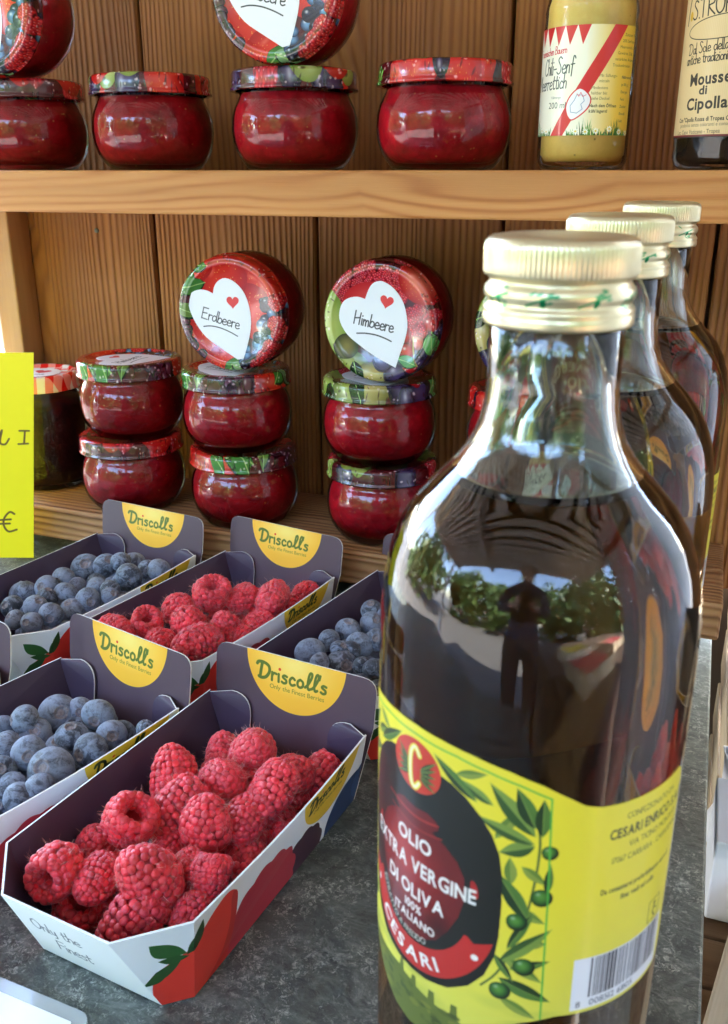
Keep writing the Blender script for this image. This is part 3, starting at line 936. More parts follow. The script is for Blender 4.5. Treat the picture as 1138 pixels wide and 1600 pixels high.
# lower shelf
jar(-0.4306, 0.6180, ZL, 'bottom jam jar of the pair beside the gingham-lidded jar', 'r', 1, .2)
jar(-0.4291, 0.6230, ZL + J, 'top jam jar of the pair, white heart sticker seen flat on its upright lid', 'e', 2, 2.1, False, 'h', sspin=R(100))
jar(-0.3279, 0.6180, ZL, 'bottom jam jar of the Erdbeere stack', 'e', 2, 2.5)
jar(-0.3314, 0.6180, ZL + J, 'middle jam jar of the Erdbeere stack', 'e', 1, 1.4, False, 'e')
jar(-0.3253, 0.6570, ZT_, 'jam jar on its side with the heart sticker reading Erdbeere', 'e', 2, 0.0, True, 'e', tilt=(0, 2))
jar(-0.2150, 0.6245, ZL, 'bottom jam jar of the Himbeere stack', 'p', 1, 4.1)
jar(-0.2181, 0.6255, ZL + J, 'middle jam jar of the Himbeere stack, pears and plums round its lid', 'h', 1, 0.35, False, 'h')
jar(-0.2079, 0.6570, ZT_, 'jam jar on its side with the heart sticker reading Himbeere', 'h', 1, 0.0, True, 'h', tilt=(0, -1))
jar(-0.1108, 0.6250, ZL, 'bottom jam jar of the stack hidden behind the front oil bottle', 'r', 1, 1.1)
jar(-0.1088, 0.6250, ZL + J, 'middle jam jar of the stack behind the front oil bottle, shiny red lid edge showing', 'r', 2, 3.1)
jar(-0.1017, 0.6570, ZT_, 'jam jar on its side peeping out left of the front oil bottle cap', 'h', 1, 5.0, True, 'h', sspin=0)

# tall dark jar with a gingham lid
gj = tag(empty('preserve_jar', (-.5330, .640, ZL)), 'tall dark preserve jar with a red and white checked lid beside the yellow sign', 'jar')
k = .80
dj = lathe('preserve', [(0.0, .004), (.028, .004), (.0322, .008), (.0332, .02), (.0332, .070), (.031, .0755), (.0, .0755)], M_darkjam, 64)
link('preserve', dj, gj)
link('glass', lathe('glass', [(0, .0008), (.029, 0), (.0335, .003), (.0345, .010), (.0345, .072), (.0325, .079), (.0305, .082), (.0305, .088)], M_jarglass, 64), gj)
lm = lid_mesh('lid', M_gingham, k, 1.0)
link('lid', lm, gj, (0, 0, .0335), (0, 0, .5))
vs = [(.018 * math.cos(a * math.pi / 16), .018 * math.sin(a * math.pi / 16), .0974) for a in range(32)]
cst = Canvas(-1, -1, 1, 1, 120, (.95, .94, .95)); small_heart(cst, 0.05, .25, .42, 0, (.85, .25, .25)); cst.hand('home made', -.5, -.45, .24, .03, (.4, .4, .45))
link('round_sticker', mesh('round_sticker', vs, [tuple(range(32))], print_mat('round_sticker_print', cst), [[(.5 + v[0] / .036, .5 + v[1] / .036) for v in vs]], smooth=False), gj, rot=(0, 0, .2))

# ------------------------------------------------------------------ olive oil bottles
def real_glass(name, col=(.93, .98, .96), ior=1.5):
    m, nt, p = new_mat(name)
    t = NT(nt)
    p.inputs['Base Color'].default_value = (*col, 1)
    p.inputs['Transmission Weight'].default_value = 1.0
    p.inputs['Roughness'].default_value = 0.0
    p.inputs['IOR'].default_value = ior
    v = t.coords(scale=(1, 1, .35))
    t.l(t.bump(t.noise(v, 26, 2, 0.4), 0.22, 0.003), p.inputs['Normal'])
    return m
M_glass = real_glass('bottle_glass', (.90, .985, .945))
def oil_mat():
    m, nt, p = new_mat('olive_oil')
    t = NT(nt)
    p.inputs['Base Color'].default_value = (1, 1, 1, 1)
    p.inputs['Transmission Weight'].default_value = 1.0
    p.inputs['Roughness'].default_value = 0.0
    tc_ = t.n('ShaderNodeTexCoord'); sp_ = t.n('ShaderNodeSeparateXYZ'); t.l(tc_.outputs['Object'], sp_.inputs[0])
    top_ = t.math('GREATER_THAN', sp_.outputs[2], .2501)
    # against the glass the oil hardly bends light, against the air above it does
    t.l(t.math('MULTIPLY_ADD', top_, .485, .985), p.inputs['IOR'])
    va = t.n('ShaderNodeVolumeAbsorption')
    va.inputs['Color'].default_value = (.69, .43, .02, 1)
    va.inputs['Density'].default_value = 38.0
    t.l(va.outputs[0], nt.nodes['Material Output'].inputs['Volume'])
    return m
M_oil = oil_mat()

BP = [(0, .003), (.020, .0022), (.030, 0), (.0342, .0012), (.0360, .0045), (.0362, .010), (.0362, .212), (.0360, .2195), (.0353, .2265), (.0339, .2335), (.0316, .2395), (.0283, .2448), (.0243, .2492), (.0208, .2528), (.0182, .2562), (.0163, .2595), (.0150, .2632), (.0142, .2670), (.01385, .2710), (.0138, .2975)]
def inner(prof, th, zb):
    out = []
    for r, z in prof[6:]: out.append((max(.001, r - th), z - (th * .35 if .215 < z < .262 else 0)))
    return out
INN = inner(BP, .0021, 0)
OILTOP = .2515
_rz = sorted((z, r) for r, z in INN)
rtop = float(np.interp(OILTOP, [q[0] for q in _rz], [q[1] for q in _rz]))
shell_prof = BP + [(.0118, .2975)] + [(r, z) for r, z in reversed(INN[:-1]) if z > OILTOP + .0004] + [(rtop, OILTOP)]
bottle_me = lathe('glass', shell_prof, M_glass, 96)
op = [(0, .0085), (.0262, .0062), (.0325, .0075), (.0341, .012)] + [(r, z) for r, z in INN if z < OILTOP - .0004]
op += [(rtop, OILTOP), (rtop - .0010, OILTOP - .0007), (rtop - .003, OILTOP - .0009), (0, OILTOP - .0009)]
oil_me = lathe('oil', op, M_oil, 96)

def cap_art():
    # units: degrees x mm of height
    c = Canvas(0, 280, 360, 301, 5.0, (.88, .82, .66))
    c2 = c
    rg = random.Random(5)
    for k in range(9):
        x0 = k * 40 + 8
        y0 = 287.2
        c.stroke([(x0 - 12, y0 - 1.5), (x0, y0), (x0 + 13, y0 + 1.2)], .35 * 1.6, (.30, .60, .40))
        for q in range(7):
            a = rg.uniform(-1, 1); bx = x0 + rg.uniform(-13, 13)
            c.ell(bx, y0 + rg.uniform(-2.4, 2.6), 3.4, .45, (.26, .58, .38), rg.uniform(-.22, .22) , alpha=.8)
        c.ell(x0 + 2, y0 - .6, 2.6, 1.2, (.08, .50, .30))
    return c
cc = cap_art()
def cap_mat():
    m = print_mat('cap_print', cc, 0.33, 0.0, 0.82, 0.95)
    return m
M_cap = cap_mat()
CAPP = [(0, .3012), (.0125, .3012), (.0141, .3009), (.0149, .3003), (.0153, .2994), (.0155, .2984), (.0155, .2925), (.0152, .2917), (.0144, .2911), (.0142, .2904), (.0146, .2897), (.01515, .2889), (.0153, .2878), (.01515, .2867), (.0147, .2860), (.0145, .2854), (.0149, .2847), (.0153, .2840), (.01535, .2833), (.0151, .2829), (.01535, .2825), (.0154, .2806), (.0151, .2799), (.0142, .2798)]
def knurl(a, i):
    if 4 <= i <= 7: return 1 + .008 * (1 if (a * 96 / math.pi + .01) % 2 < 1 else -1) * (1 if i in (5, 6) else .3)
    return 1
NS = 384
cap_me = lathe('cap', [(r, .3012 - (.3012 - z) * .82) for r, z in CAPP], M_cap, NS, radial=knurl, uvf=lambda i, j: cc.uv(360.0 * j / NS, CAPP[i][1] * 1000))

# the wrap-round label: x = arc length in mm (0 faces the shelf front), y = height in mm
def label_art():
    Y0, YG = (.97, .89, .22), (.86, .90, .25)
    c = Canvas(-92, 112, 66, 204, 12.5, Y0)
    X, Yg = np.meshgrid(np.linspace(-92, 66, c.w), np.linspace(112, 204, c.h))
    t = np.clip((Yg - 118) / 50, 0, 1)[..., None].astype(np.float32)
    c.a[:] = np.array((.88, .86, .38), np.float32) * (1 - t) + np.array(Y0, np.float32) * t
    rg = random.Random(11)
    # soft landscape at the foot of the front panel
    for i in range(60):
        c.ell(rg.uniform(-60, 12), rg.uniform(116, 136), rg.uniform(4, 9), rg.uniform(1, 2.4), rg.choice([(.72, .74, .30), (.82, .80, .40), (.66, .70, .28)]), rg.uniform(-.2, .2), alpha=.35, soft=.7)
    sk = [(-60, 112), (-60, 126), (-48, 130), (-36, 129.5), (-30, 130), (-24.5, 130.6), (-24, 133.6), (-23, 133.6), (-22.8, 130), (-20, 129.5), (-19.6, 131.6), (-18.4, 131.6), (-18.2, 128.8), (-14.4, 128), (-14.2, 131), (-12.6, 131), (-12.4, 127.6), (-8.2, 127), (-8, 130.6), (-6.4, 130.6), (-6.2, 126.4), (-2, 124.5), (4, 121), (6, 112)]
    c.poly(sk, (.42, .46, .18))
    for i in range(90):
        x = rg.uniform(-58, 0); c.ell(x, rg.uniform(117, 128), rg.uniform(.6, 2), rg.uniform(.4, 1.1), rg.choice([(.22, .28, .10), (.55, .56, .22), (.34, .38, .14)]), alpha=.7)
    # olive branch, right of the medallion, and its mirror image on the left
    LG, DG = (.33, .48, .20), (.13, .24, .10)
    def leaf(x0, y0, x1, y1, w, cols=(DG, LG)):
        dx, dy = x1 - x0, y1 - y0; L = math.hypot(dx, dy); nx, ny = -dy / L, dx / L
        up = [(x0 + dx * t + nx * w * math.sin(math.pi * t ** .85), y0 + dy * t + ny * w * math.sin(math.pi * t ** .85)) for t in [i / 12 for i in range(13)]]
        dn = [(x0 + dx * t - nx * w * math.sin(math.pi * t ** .85), y0 + dy * t - ny * w * math.sin(math.pi * t ** .85)) for t in [i / 12 for i in range(13)]]
        mid = [(x0 + dx * t, y0 + dy * t) for t in [i / 12 for i in range(13)]]
        c.poly(up + mid[::-1], cols[0]); c.poly(dn + mid[::-1], cols[1]); c.stroke(mid, .18, (.55, .65, .30), False)
    M = -20.0
    for sgn in (1, -1):
        fx = (lambda x: x) if sgn == 1 else (lambda x: 2 * M - x)
        c.stroke([(fx(p[0]), p[1]) for p in [(-1, 140), (3, 146), (7, 158), (9, 170), (9.6, 181), (8.5, 188)]], .55, (.36, .44, .20))
        for a in [(3.4, 150, 12.4, 143.2, 1.5), (4.5, 164, 12, 160, 1.4), (4.2, 170, 3.6, 177, 1.4), (6.2, 175, 11.6, 170.5, 1.2), (0.2, 181, 5.4, 189.5, 1.3), (6.4, 190, 11.4, 186, 1.0), (3.2, 138, 11.6, 132.5, 1.3), (-6, 187.4, -12, 190.2, 1.0), (-9, 194.2, -2, 196.4, 1.1), (8.2, 154, 12.6, 154.5, 1.2)]:
            leaf(fx(a[0]), a[1], fx(a[2]), a[3], a[4], ((.42, .52, .20), (.56, .62, .26)))
        for a in [(2.8, 143.5, 14.6, 137.6, 1.9), (2.6, 148, 13.6, 158.5, 1.7), (5, 146.5, 13.8, 149.5, 1.3), (8.2, 161, 1.2, 172.5, 2.0), (8.6, 180.5, 1.2, 177.8, 1.9), (8.5, 181, -4.0, 185.8, 1.5),
                  (8.6, 183, -1.4, 194.6, 2.1), (8.4, 185, 4.2, 194.6, 1.9), (10, 183, 9.8, 192.4, 1.7), (-.5, 189.2, -8, 193.4, 1.2), (-4, 189, -14.8, 196.8, 1.4), (4.2, 152, 9.5, 163, 1.2), (11.8, 168, 12.2, 176, 1.0), (1.5, 150, 6, 143, 1.0)]:
            leaf(fx(a[0]), a[1], fx(a[2]), a[3], a[4], (DG, LG) if rg.random() < .6 else ((.22, .34, .14), (.50, .60, .26)))
        for x, y, r in ((3.0, 140, 2.2), (7.9, 147.8, 2.2), (5.7, 160.2, 2.1), (10.6, 167.3, 2.1), (11.6, 179.2, 1.6)):
            c.ell(fx(x) + .3, y - .3, r * 1.12, r * 1.12, (.08, .14, .06)); c.ell(fx(x), y, r, r, (.36, .58, .22), edge=(.10, .26, .10), hl=.45)
    # dark medallion shaped like a jar's shadow
    prof = [(-20, 192.4), (-14, 192.4), (-10, 191.3), (-6.5, 189.2), (-3, 185.6), (-.4, 181.6), (1.4, 177), (2.3, 171), (2.5, 163), (2.3, 155), (1.6, 149), (-.5, 143), (-4, 138.4), (-9, 135), (-15, 133.4), (-20, 133.2)]
    blob = prof + [(2 * M - x, y) for x, y in prof[::-1]]
    c.poly(blob, (.09, .085, .065))
    # the red oil jar inside it
    jarp = [(-20, 180), (-16, 180.5), (-13.5, 179.5), (-12.8, 177.6), (-14.6, 176.2), (-11, 174.5), (-8, 171.8), (-6, 168), (-5.6, 163), (-7, 157), (-9.5, 151.5), (-12.5, 147), (-16, 144.8), (-20, 144.4)]
    c.poly(jarp + [(2 * M - x, y) for x, y in jarp[::-1]], (.45, .06, .07))
    g = c.grid(-36, 144, -4, 182)
    sl, X, Y = g
    for (cx, cy, rx, ry, col, al) in ((-22, 163, 13, 14, (.72, .14, .14), .9), (-24, 168, 8, 8, (.82, .25, .22), .6), (-12, 150, 5, 6, (.20, .03, .04), .7)):
        d = np.sqrt(((X - cx) / rx) ** 2 + ((Y - cy) / ry) ** 2)
        isr = (c.a[sl][..., 0] > .3) & (c.a[sl][..., 1] < .3)
        c.put(sl, (np.clip(1 - d, 0, 1) * al * isr).astype(np.float32), col)
    c.stroke([(-30, 178.8), (-20, 177.6), (-13, 178.6)], .5, (.70, .18, .16)); c.stroke([(-29, 176), (-20, 174.6), (-12, 175.6)], .45, (.62, .16, .14))
    c.ell(-3.6, 166, .9, 2.6, (.70, .13, .12), .25); c.ell(-36.4, 166, .9, 2.6, (.70, .13, .12), -.25)
    # round seal with the letter C and sprigs
    c.ell(-20.2, 190.9, 7.6, 6.7, (.84, .22, .14))
    for a in range(-2, 3):
        for s in (-1, 1):
            leaf(-20.2 + s * 1.6, 189.4 + a * .5, -20.2 + s * 6.0, 190.4 + a * 1.9, .6, ((.16, .22, .10), (.28, .34, .14)))
    c.stroke([(-18.9, 193.9), (-20.3, 195.6), (-21.6, 194), (-21.9, 190), (-21.4, 186.3), (-20.2, 185.2), (-18.9, 186.8)], 1.5, (.96, .88, .25))
    c.stroke([(-18.9, 193.9), (-20.3, 195.6), (-21.6, 194), (-21.9, 190), (-21.4, 186.3), (-20.2, 185.2), (-18.9, 186.8)], .6, (.99, .97, .80))
    # red banner round the foot of the medallion
    ban = []
    import math as _m
    cx, cy = -20.0, 157.2
    for i in range(41):
        a = R(-162 + 144 * i / 40)
        ban.append((cx + 21.6 * math.cos(a), cy + 22.6 * math.sin(a) + (0)))
    inn = []
    for i in range(41):
        a = R(-18 - 144 * i / 40)
        inn.append((cx + 15.2 * math.cos(a), cy + 15.0 * math.sin(a)))
    ban2 = ban + [(cx + 21.9 * math.cos(R(-14)), 152.6), (cx + 16.9, 151.0), (cx + 15.3, 152.6)] + inn + [(cx - 15.3, 152.6), (cx - 16.9, 151.0), (cx - 21.5, 152.6)]
    c.poly(ban2, (.80, .17, .15))
    c.arc_text('CESARI', cx, cy, 20.8, R(-90 - 42), 5.2, (.97, .95, .93), True, sx=1.15, sp=1.16)
    c.ell(-2.8, 147.2, .95, .95, (.97, .95, .93)); c.ell(-37.2, 147.2, .95, .95, (.97, .95, .93))
    c.arc_text('ESTRATTO A FREDDO', cx, cy + .3, 14.6, R(-90 - 66), 2.5, (.88, .86, .80), False, sx=.86, sp=1.0)
    W = (.97, .95, .93)
    c.text('OLIO', -20.3, 169.1, 5.3, W, True, 0, 'C', sx=.88)
    c.text('EXTRA VERGINE', -20.3, 162.0, 5.6, W, True, 0, 'C', sx=.76)
    c.text('DI OLIVA', -20.3, 154.7, 5.3, W, True, 0, 'C', sx=.82)
    c.text('100%', -20.0, 150.9, 3.3, W, True, 0, 'C', sx=.82)
    c.text('ITALIANO', -20.0, 147.2, 3.3, W, True, 0, 'C', sx=.86)
    # thin green frame of the front panel
    fr = [(-52.2, 116), (-52.3, 165), (-51.6, 192.6), (-45, 195.4), (-38.2, 197.1), (-31, 198.5), (-20, 199.0), (-9, 198.5), (-1.8, 197.1), (5, 195.2), (11.3, 192.6), (12.2, 165), (13, 116)]
    c.stroke(fr, .42, (.35, .72, .28), False)
    # back panel
    for s in (1, -1):
        pass
    K = (.16, .18, .07)
    c.text('CONFEZIONATO DA', 37, 185.0, 2.2, (.28, .30, .12), False, 0, 'C', sx=.8)
    c.text('CESARI ENRICO S.A.S.', 38, 180.6, 3.5, K, True, 0, 'C', sx=.72)
    c.text('VIA TICINO MONTE 12', 39, 177.3, 2.3, (.24, .26, .10), False, 0, 'C', sx=.8)
    c.text('17067 CARRARA - CARRODANO', 38, 174.0, 2.3, (.26, .28, .11), False, 0, 'C', sx=.72)
    c.text('Da consumarsi preferibilmente entro il', 35.5, 166.2, 2.0, K, True, 0, 'C', sx=.66)
    c.text('fine: vedi sul collo', 35, 163.4, 2.0, K, True, 0, 'C', sx=.7)
    for q in ([(40.6, 150.2), (45.6, 150.2), (45.6, 156.2), (40.6, 156.2), (40.6, 150.2)],): c.stroke(q, .22, K, False)
    c.ell(43.2, 154.8, .55, .55, K); c.stroke([(43.2, 154.2), (42.7, 152.4), (43.6, 151.0)], .45, K); c.stroke([(42.9, 153.6), (44.4, 152.8)], .35, K)
    c.poly([(19.4, 134.2), (48.0, 134.2), (48.0, 149.2), (19.4, 149.2)], (.93, .93, .97))
    x = 23.6
    for i in range(34):
        w = rg.choice([.26, .26, .5, .75]); c.poly([(x, 137.4), (x + w, 137.4), (x + w, 148.9), (x, 148.9)], (.16, .15, .22)); x += w + rg.choice([.25, .25, .5])
        if x > 46.6: break
    c.text('8', 20.6, 134.8, 2.6, (.2, .2, .28)); c.text('008512 611105', 24.0, 134.8, 2.6, (.2, .2, .28), sx=1.02)
    return c
lc = label_art()
M_label = print_mat('oil_label_print', lc, 0.42, 0.25, gain=.70, bump=0.02, back=(.70, .62, .22))
def top_edge(s):
    d = abs(s + 20)
    pts_ = [(0, 201.3), (7, 201.0), (14.6, 200.1), (22.8, 198.2), (29.4, 195.8), (34.9, 192.8), (38.5, 190.7), (42, 189.8), (46, 189.6), (120, 189.6)]
    return np.interp(d, [p[0] for p in pts_], [p[1] for p in pts_])
def bot_edge(s):
    d = abs(s + 20)
    pts_ = [(0, 116.0), (6, 117.4), (12, 120.8), (20, 126.5), (28, 131), (36, 133.2), (44, 133.2), (120, 133.2)]
    return np.interp(d, [p[0] for p in pts_], [p[1] for p in pts_])
def label_mesh():
    RL = .0362 + .00018
    vs, fs, uv = [], [], []
    N, Mz = 150, 3
    s0, s1 = -86.0, 50.5
    P = []
    for i in range(N + 1):
        s = s0 + (s1 - s0) * i / N
        e = min(s - s0, s1 - s) ; r_ = 4.0
        ins = (r_ - math.sqrt(max(0, r_ * r_ - (r_ - e) ** 2))) if e < r_ else 0
        za, zb = bot_edge(s) + ins, top_edge(s) - ins
        th = s / 36.2
        for j in range(Mz + 1):
            z = za + (zb - za) * j / Mz
            vs.append((RL * math.sin(th), -RL * math.cos(th), z / 1000)); P.append(lc.uv(s, z))
    for i in range(N):
        for j in range(Mz):
            a = i * (Mz + 1) + j; b = a + Mz + 1
            f = (a, b, b + 1, a + 1); fs.append(f); uv.append([P[k] for k in f])
    return mesh('label', vs, fs, M_label, uv)
label_me = label_mesh()
bottles = [((-.0290, .1945, 0), 'nearest and largest olive oil bottle, its yellow label facing the viewer', 0.0),
           ((-.0275, .2950, 0), 'middle olive oil bottle of the row, half hidden behind the nearest one', -2.65),
           ((-.0230, .4205, 0), 'farthest olive oil bottle, last in the row toward the wooden shelf', 0.30)]
for loc, lab, rz_ in bottles:
    o = tag(empty('olive_oil_bottle', loc, (0, 0, rz_)), lab, 'bottle', 'olive oil bottles in a row at the right')
    link('glass', bottle_me, o)
    link('oil', oil_me, o)
    link('cap', cap_me, o, rot=(0, 0, 1.0 + rz_ * 9))
    link('label', label_me, o)

# ------------------------------------------------------------------ mustard bottle and onion mousse jar on the upper shelf
def mustard():
    m, nt, p = new_mat('mustard')
    t = NT(nt)
    v = t.coords()
    c = t.ramp(t.noise(v, 60, 5, .7), [(.3, (.78, .52, .12)), (.7, (.90, .66, .20))])
    c = t.mix(t.math('MULTIPLY', t.ramp(t.vor(v, 160), [(.06, 1.0), (.14, 0.0)]), t.ramp(t.vor(v, 160, out=1), [(.6, 0.0), (.65, .8)])), c, (.22, .10, .03))
    t.l(c, p.inputs['Base Color'])
    p.inputs['Roughness'].default_value = .45
    p.inputs['Subsurface Weight'].default_value = .2
    p.inputs['Subsurface Radius'].default_value = (.003, .002, .001)
    return m
M_mustard = mustard()
mb = tag(empty('mustard_bottle', (-.0820, .600, ZU)), 'mustard bottle with a red diagonal band and daisies on its label', 'bottle')
RM = .0262
MP = [(0, .001), (.020, 0), (.0238, .0008), (RM, .0045), (RM, .076), (.0258, .0805), (.0262, .0835), (.0256, .087), (.0235, .095), (.019, .104), (.0175, .112), (.0175, .122)]
link('glass', lathe('glass', MP, M_jarglass, 64), mb)
link('mustard', lathe('mustard', [(0, .005), (.0215, .0048), (RM - .0018, .0085), (RM - .0016, .075), (RM - .002, .087), (.0215, .096), (.017, .105), (0, .106)], M_mustard, 48), mb)
link('lid', lathe('lid', [(0, .126), (.0175, .126), (.0192, .124), (.0194, .112), (.0186, .1105), (.0176, .111)], simple('gold_lid', (.62, .46, .16), .3, metal=.9), 48), mb)
def mustard_art():
    c = Canvas(-82.3, 0, 82.3, 60, 16, (.97, .95, .88))
    X, Y = np.meshgrid(np.linspace(-82.3, 82.3, c.w), np.linspace(0, 60, c.h))
    t = np.clip((X - 2) / 20, 0, 1)[..., None].astype(np.float32)
    c.a[:] = np.array((.95, .93, .86), np.float32) * (1 - t) + np.array((.92, .76, .28), np.float32) * t
    RD = (.82, .13, .15)
    for i in range(-5, 3): c.poly([(-8.6 + i * 7.4 - 3.6 - 6, 60), (-8.6 + i * 7.4 + 3.6 - 6, 60), (-8.6 + i * 7.4 - 6.4, 49.5)], RD)
    c.poly([(-17, 0), (-8.6, 0), (26.0, 60), (17.2, 60)], RD)
    c.hand('Fraenkischen Bauern', -33, 44.4, 4.2, .42, (.80, .20, .24), R(3), .1, .78)
    c.hand('Chili-Senf', -26, 34.0, 9.0, .62, (.16, .18, .16), R(2), .12, .72)
    c.hand('Meerrettich', -33, 25.6, 8.2, .6, (.16, .18, .16), R(2), .12, .74)
    c.text('Füllmenge', -18, 20.8, 2.0, (.45, .45, .42), sx=.9)
    c.text('200 ml', -20.0, 15.4, 5.0, (.20, .22, .20), sx=.92)
    # little framed map on the band
    q = [(-6.5, 11.2), (-7.6, 16), (-5.6, 21.5), (-1.2, 25.8), (2.6, 25.0), (6.2, 20.5), (5.2, 15.5), (.8, 11.0), (-3.8, 8.6)]
    q = [(x, y) for x, y in q]
    c.poly(smooth_line(q + [q[0]], 4), (.95, .93, .95)); c.stroke(q + [q[0]], .7, RD)
    c.stroke([(-4.5, 13), (-5, 16.5), (-2.8, 19.5), (-1.5, 22.5), (1.8, 22.2), (2.8, 19), (1, 17.2), (2, 14.6), (-1, 12.4), (-4.5, 13)], .32, (.45, .55, .70), False)
    c.stroke([(-1.5, 23), (-.4, 21.6), (.6, 23.8), (1.8, 21.4), (3.6, 22.4)], .35, (.85, .35, .40), False)
    G = (.50, .42, .20)
    for i, s in enumerate(('Mit Süßungs-', 'mitteln')): c.text(s, 10.2, 32.0 - i * 2.9, 2.4, G, sx=.9)
    for i, s in enumerate(('Mindestens', 'haltbar bis:', 'siehe Deckel')): c.text(s, 6.2, 25.4 - i * 2.9, 2.4, G, sx=.9)
    for i, s in enumerate(('Nach dem Öffnen', 'kühl lagern!')): c.text(s, 5.6, 15.6 - i * 3.0, 2.4, (.28, .24, .12), True, sx=.86)
    for i, s in enumerate(('Zutaten: Wasser,', '20% Senfsaat,', 'Meerrettich, Essig,', 'Gewürze, Chili,', 'natürliches Aroma,', 'Trockenkräuter')): c.text(s, 24.4 - i * 1.4, 54.2 - i * 3.3, 2.3, (.40, .32, .14), sx=.9)
    for i, s in enumerate(('Nährwerte', 'je 100 g', 'Energie', 'Fett', 'Zucker', 'Eiweiß', 'Salz')): c.text(s, 24.6, 31.5 - i * 4.0, 2.2, (.30, .30, .30), i == 0, sx=.9)
    rg = random.Random(2)
    for i in range(420):
        x = rg.uniform(-82, 82)
        if -14 < x < 0 and rg.random() < .0: continue
        h = rg.uniform(4, 11) * (0.65 + .35 * math.sin(x * .35))
        lean = rg.uniform(-1.6, 1.6)
        if -17.5 < x < -6 : continue
        c.poly([(x - .35, 0), (x + .35, 0), (x + lean, h)], rg.choice([(.16, .36, .10), (.26, .50, .14), (.36, .60, .20), (.10, .26, .08)]))
    for i in range(24):
        x, y = -70 + i * 6.3 + rg.uniform(-1.5, 1.5), rg.uniform(1.2, 3.6)
        if -17.5 < x < -6 : continue
        for k2 in range(8):
            a = k2 * .785; c.ell(x + 1.15 * math.cos(a), y + 1.15 * math.sin(a), .75, .35, (.96, .96, .92), a)
        c.ell(x, y, .62, .62, (.90, .76, .20))
    return c
mc = mustard_art()
def wrap(name, cv, rad, z0, s0, s1, mat, parent, h0=None, h1=None, N=96, zs=1.0):
    vs, fs, uv, P = [], [], [], []
    h0 = cv.y0 if h0 is None else h0; h1 = cv.y1 if h1 is None else h1
    for i in range(N + 1):
        s = s0 + (s1 - s0) * i / N; th = s / 1000 / rad
        for h in (h0, h1):
            vs.append((rad * math.sin(th), -rad * math.cos(th), z0 + h * zs / 1000)); P.append(cv.uv(s, h))
    for i in range(N):
        f = (2 * i, 2 * i + 2, 2 * i + 3, 2 * i + 1); fs.append(f); uv.append([P[k] for k in f])
    return link(name, mesh(name, vs, fs, mat, uv), parent)
wrap('label', mc, RM + .0003, .0185, -60, 34, print_mat('mustard_label_print', mc, .4, .3), mb, zs=.94)

ob_ = tag(empty('mousse_jar', (-.0010, .592, ZU)), 'dark onion mousse jar with a cream paper label at the right of the upper shelf', 'jar')
RO = .0288
M_darkglass = simple('dark_paste', (.012, .008, .006), .25, coat=1.0)
link('paste', lathe('paste', [(0, .003), (.022, .003), (RO - .002, .007), (RO - .0012, .080), (.024, .092), (.02, .1), (0, .1)], M_darkglass, 48), ob_)
link('glass', lathe('glass', [(0, .0008), (.024, 0), (RO - .0012, .002), (RO, .0065), (RO, .083), (.0265, .093), (.0225, .101), (.0215, .113)], M_jarglass, 64), ob_)
link('lid', lathe('lid', [(0, .126), (.022, .126), (.024, .124), (.0242, .112), (.0232, .1105), (.0220, .111)], simple('black_lid', (.03, .03, .03), .3, coat=.5), 48), ob_)
def mousse_art():
    c = Canvas(-90, 0, 90, 84, 14, (.86, .74, .56))
    rg = random.Random(8)
    for i in range(180):
        x = -90 + i; c.poly([(x, 0), (x + .5, 0), (x + .5, 84), (x, 84)], (.82, .69, .50), .45)
    K = (.20, .15, .12)
    c.poly([(-90, 0), (90, 0), (90, 1.4), (-90, 1.4)], (.45, .12, .14))
    c.poly([(-90, 0), (90, 0), (90, .5), (-90, .5)], (.15, .08, .06))
    o = 0
    c.text('Loc. Capo Vaticano - Tropea', o - 4, 1.9, 3.0, K, False, R(1), 'C', sx=.80)
    c.text('prodotto senza coloranti e conservanti', o + 2, 5.6, 2.6, (.40, .33, .27), False, R(1), 'C', sx=.86)
    c.text('Con "Cipolla Rossa di Tropea Calabria"', o + 2, 8.2, 3.0, K, True, R(1), 'C', sx=.74)
    c.text('Cipolla', o + .5, 14.2, 8.2, K, True, R(2), 'C', sx=.98)
    c.text('di', o - 1.5, 21.4, 6.0, K, True, R(2), 'C', sx=1.15)
    c.text('Mousse', o + 1.0, 26.4, 8.2, K, True, R(3), 'C', sx=.90)
    c.hand('antiche tradizioni contadine', o - 16, 36.2, 5.0, .5, K, R(3), 0, .86)
    c.hand('Dal Sole della Calabria', o - 15, 41.0, 5.2, .5, K, R(4), 0, .92)
    pts = [(24 * math.cos(a * math.pi / 20) + 7, 53.5 + 5.6 * math.sin(a * math.pi / 20) + 1.6 * math.cos(a * math.pi / 20)) for a in range(41)]
    c.stroke(pts, .45, K, False)
    c.hand('S.TROPEA', o - 14.5, 58.0, 8.6, .75, K, R(5), 0, 1.0)
    c.hand('DELIZIE VATICANE', o - 15.5, 68.8, 9.4, .75, K, R(5), 0, .58)
    c.stroke([(-20, 56), (-19, 66), (-16, 76), (-12, 86)], .9, K)
    c.ell(-16.5, 60, 1.5, 2.4, (.80, .62, .14))
    return c
mo = mousse_art()
wrap('label', mo, RO + .0003, .0165, -62, 62, print_mat('mousse_label_print', mo, .6, .1), ob_)
ob_.rotation_euler = (0, 0, R(-29))

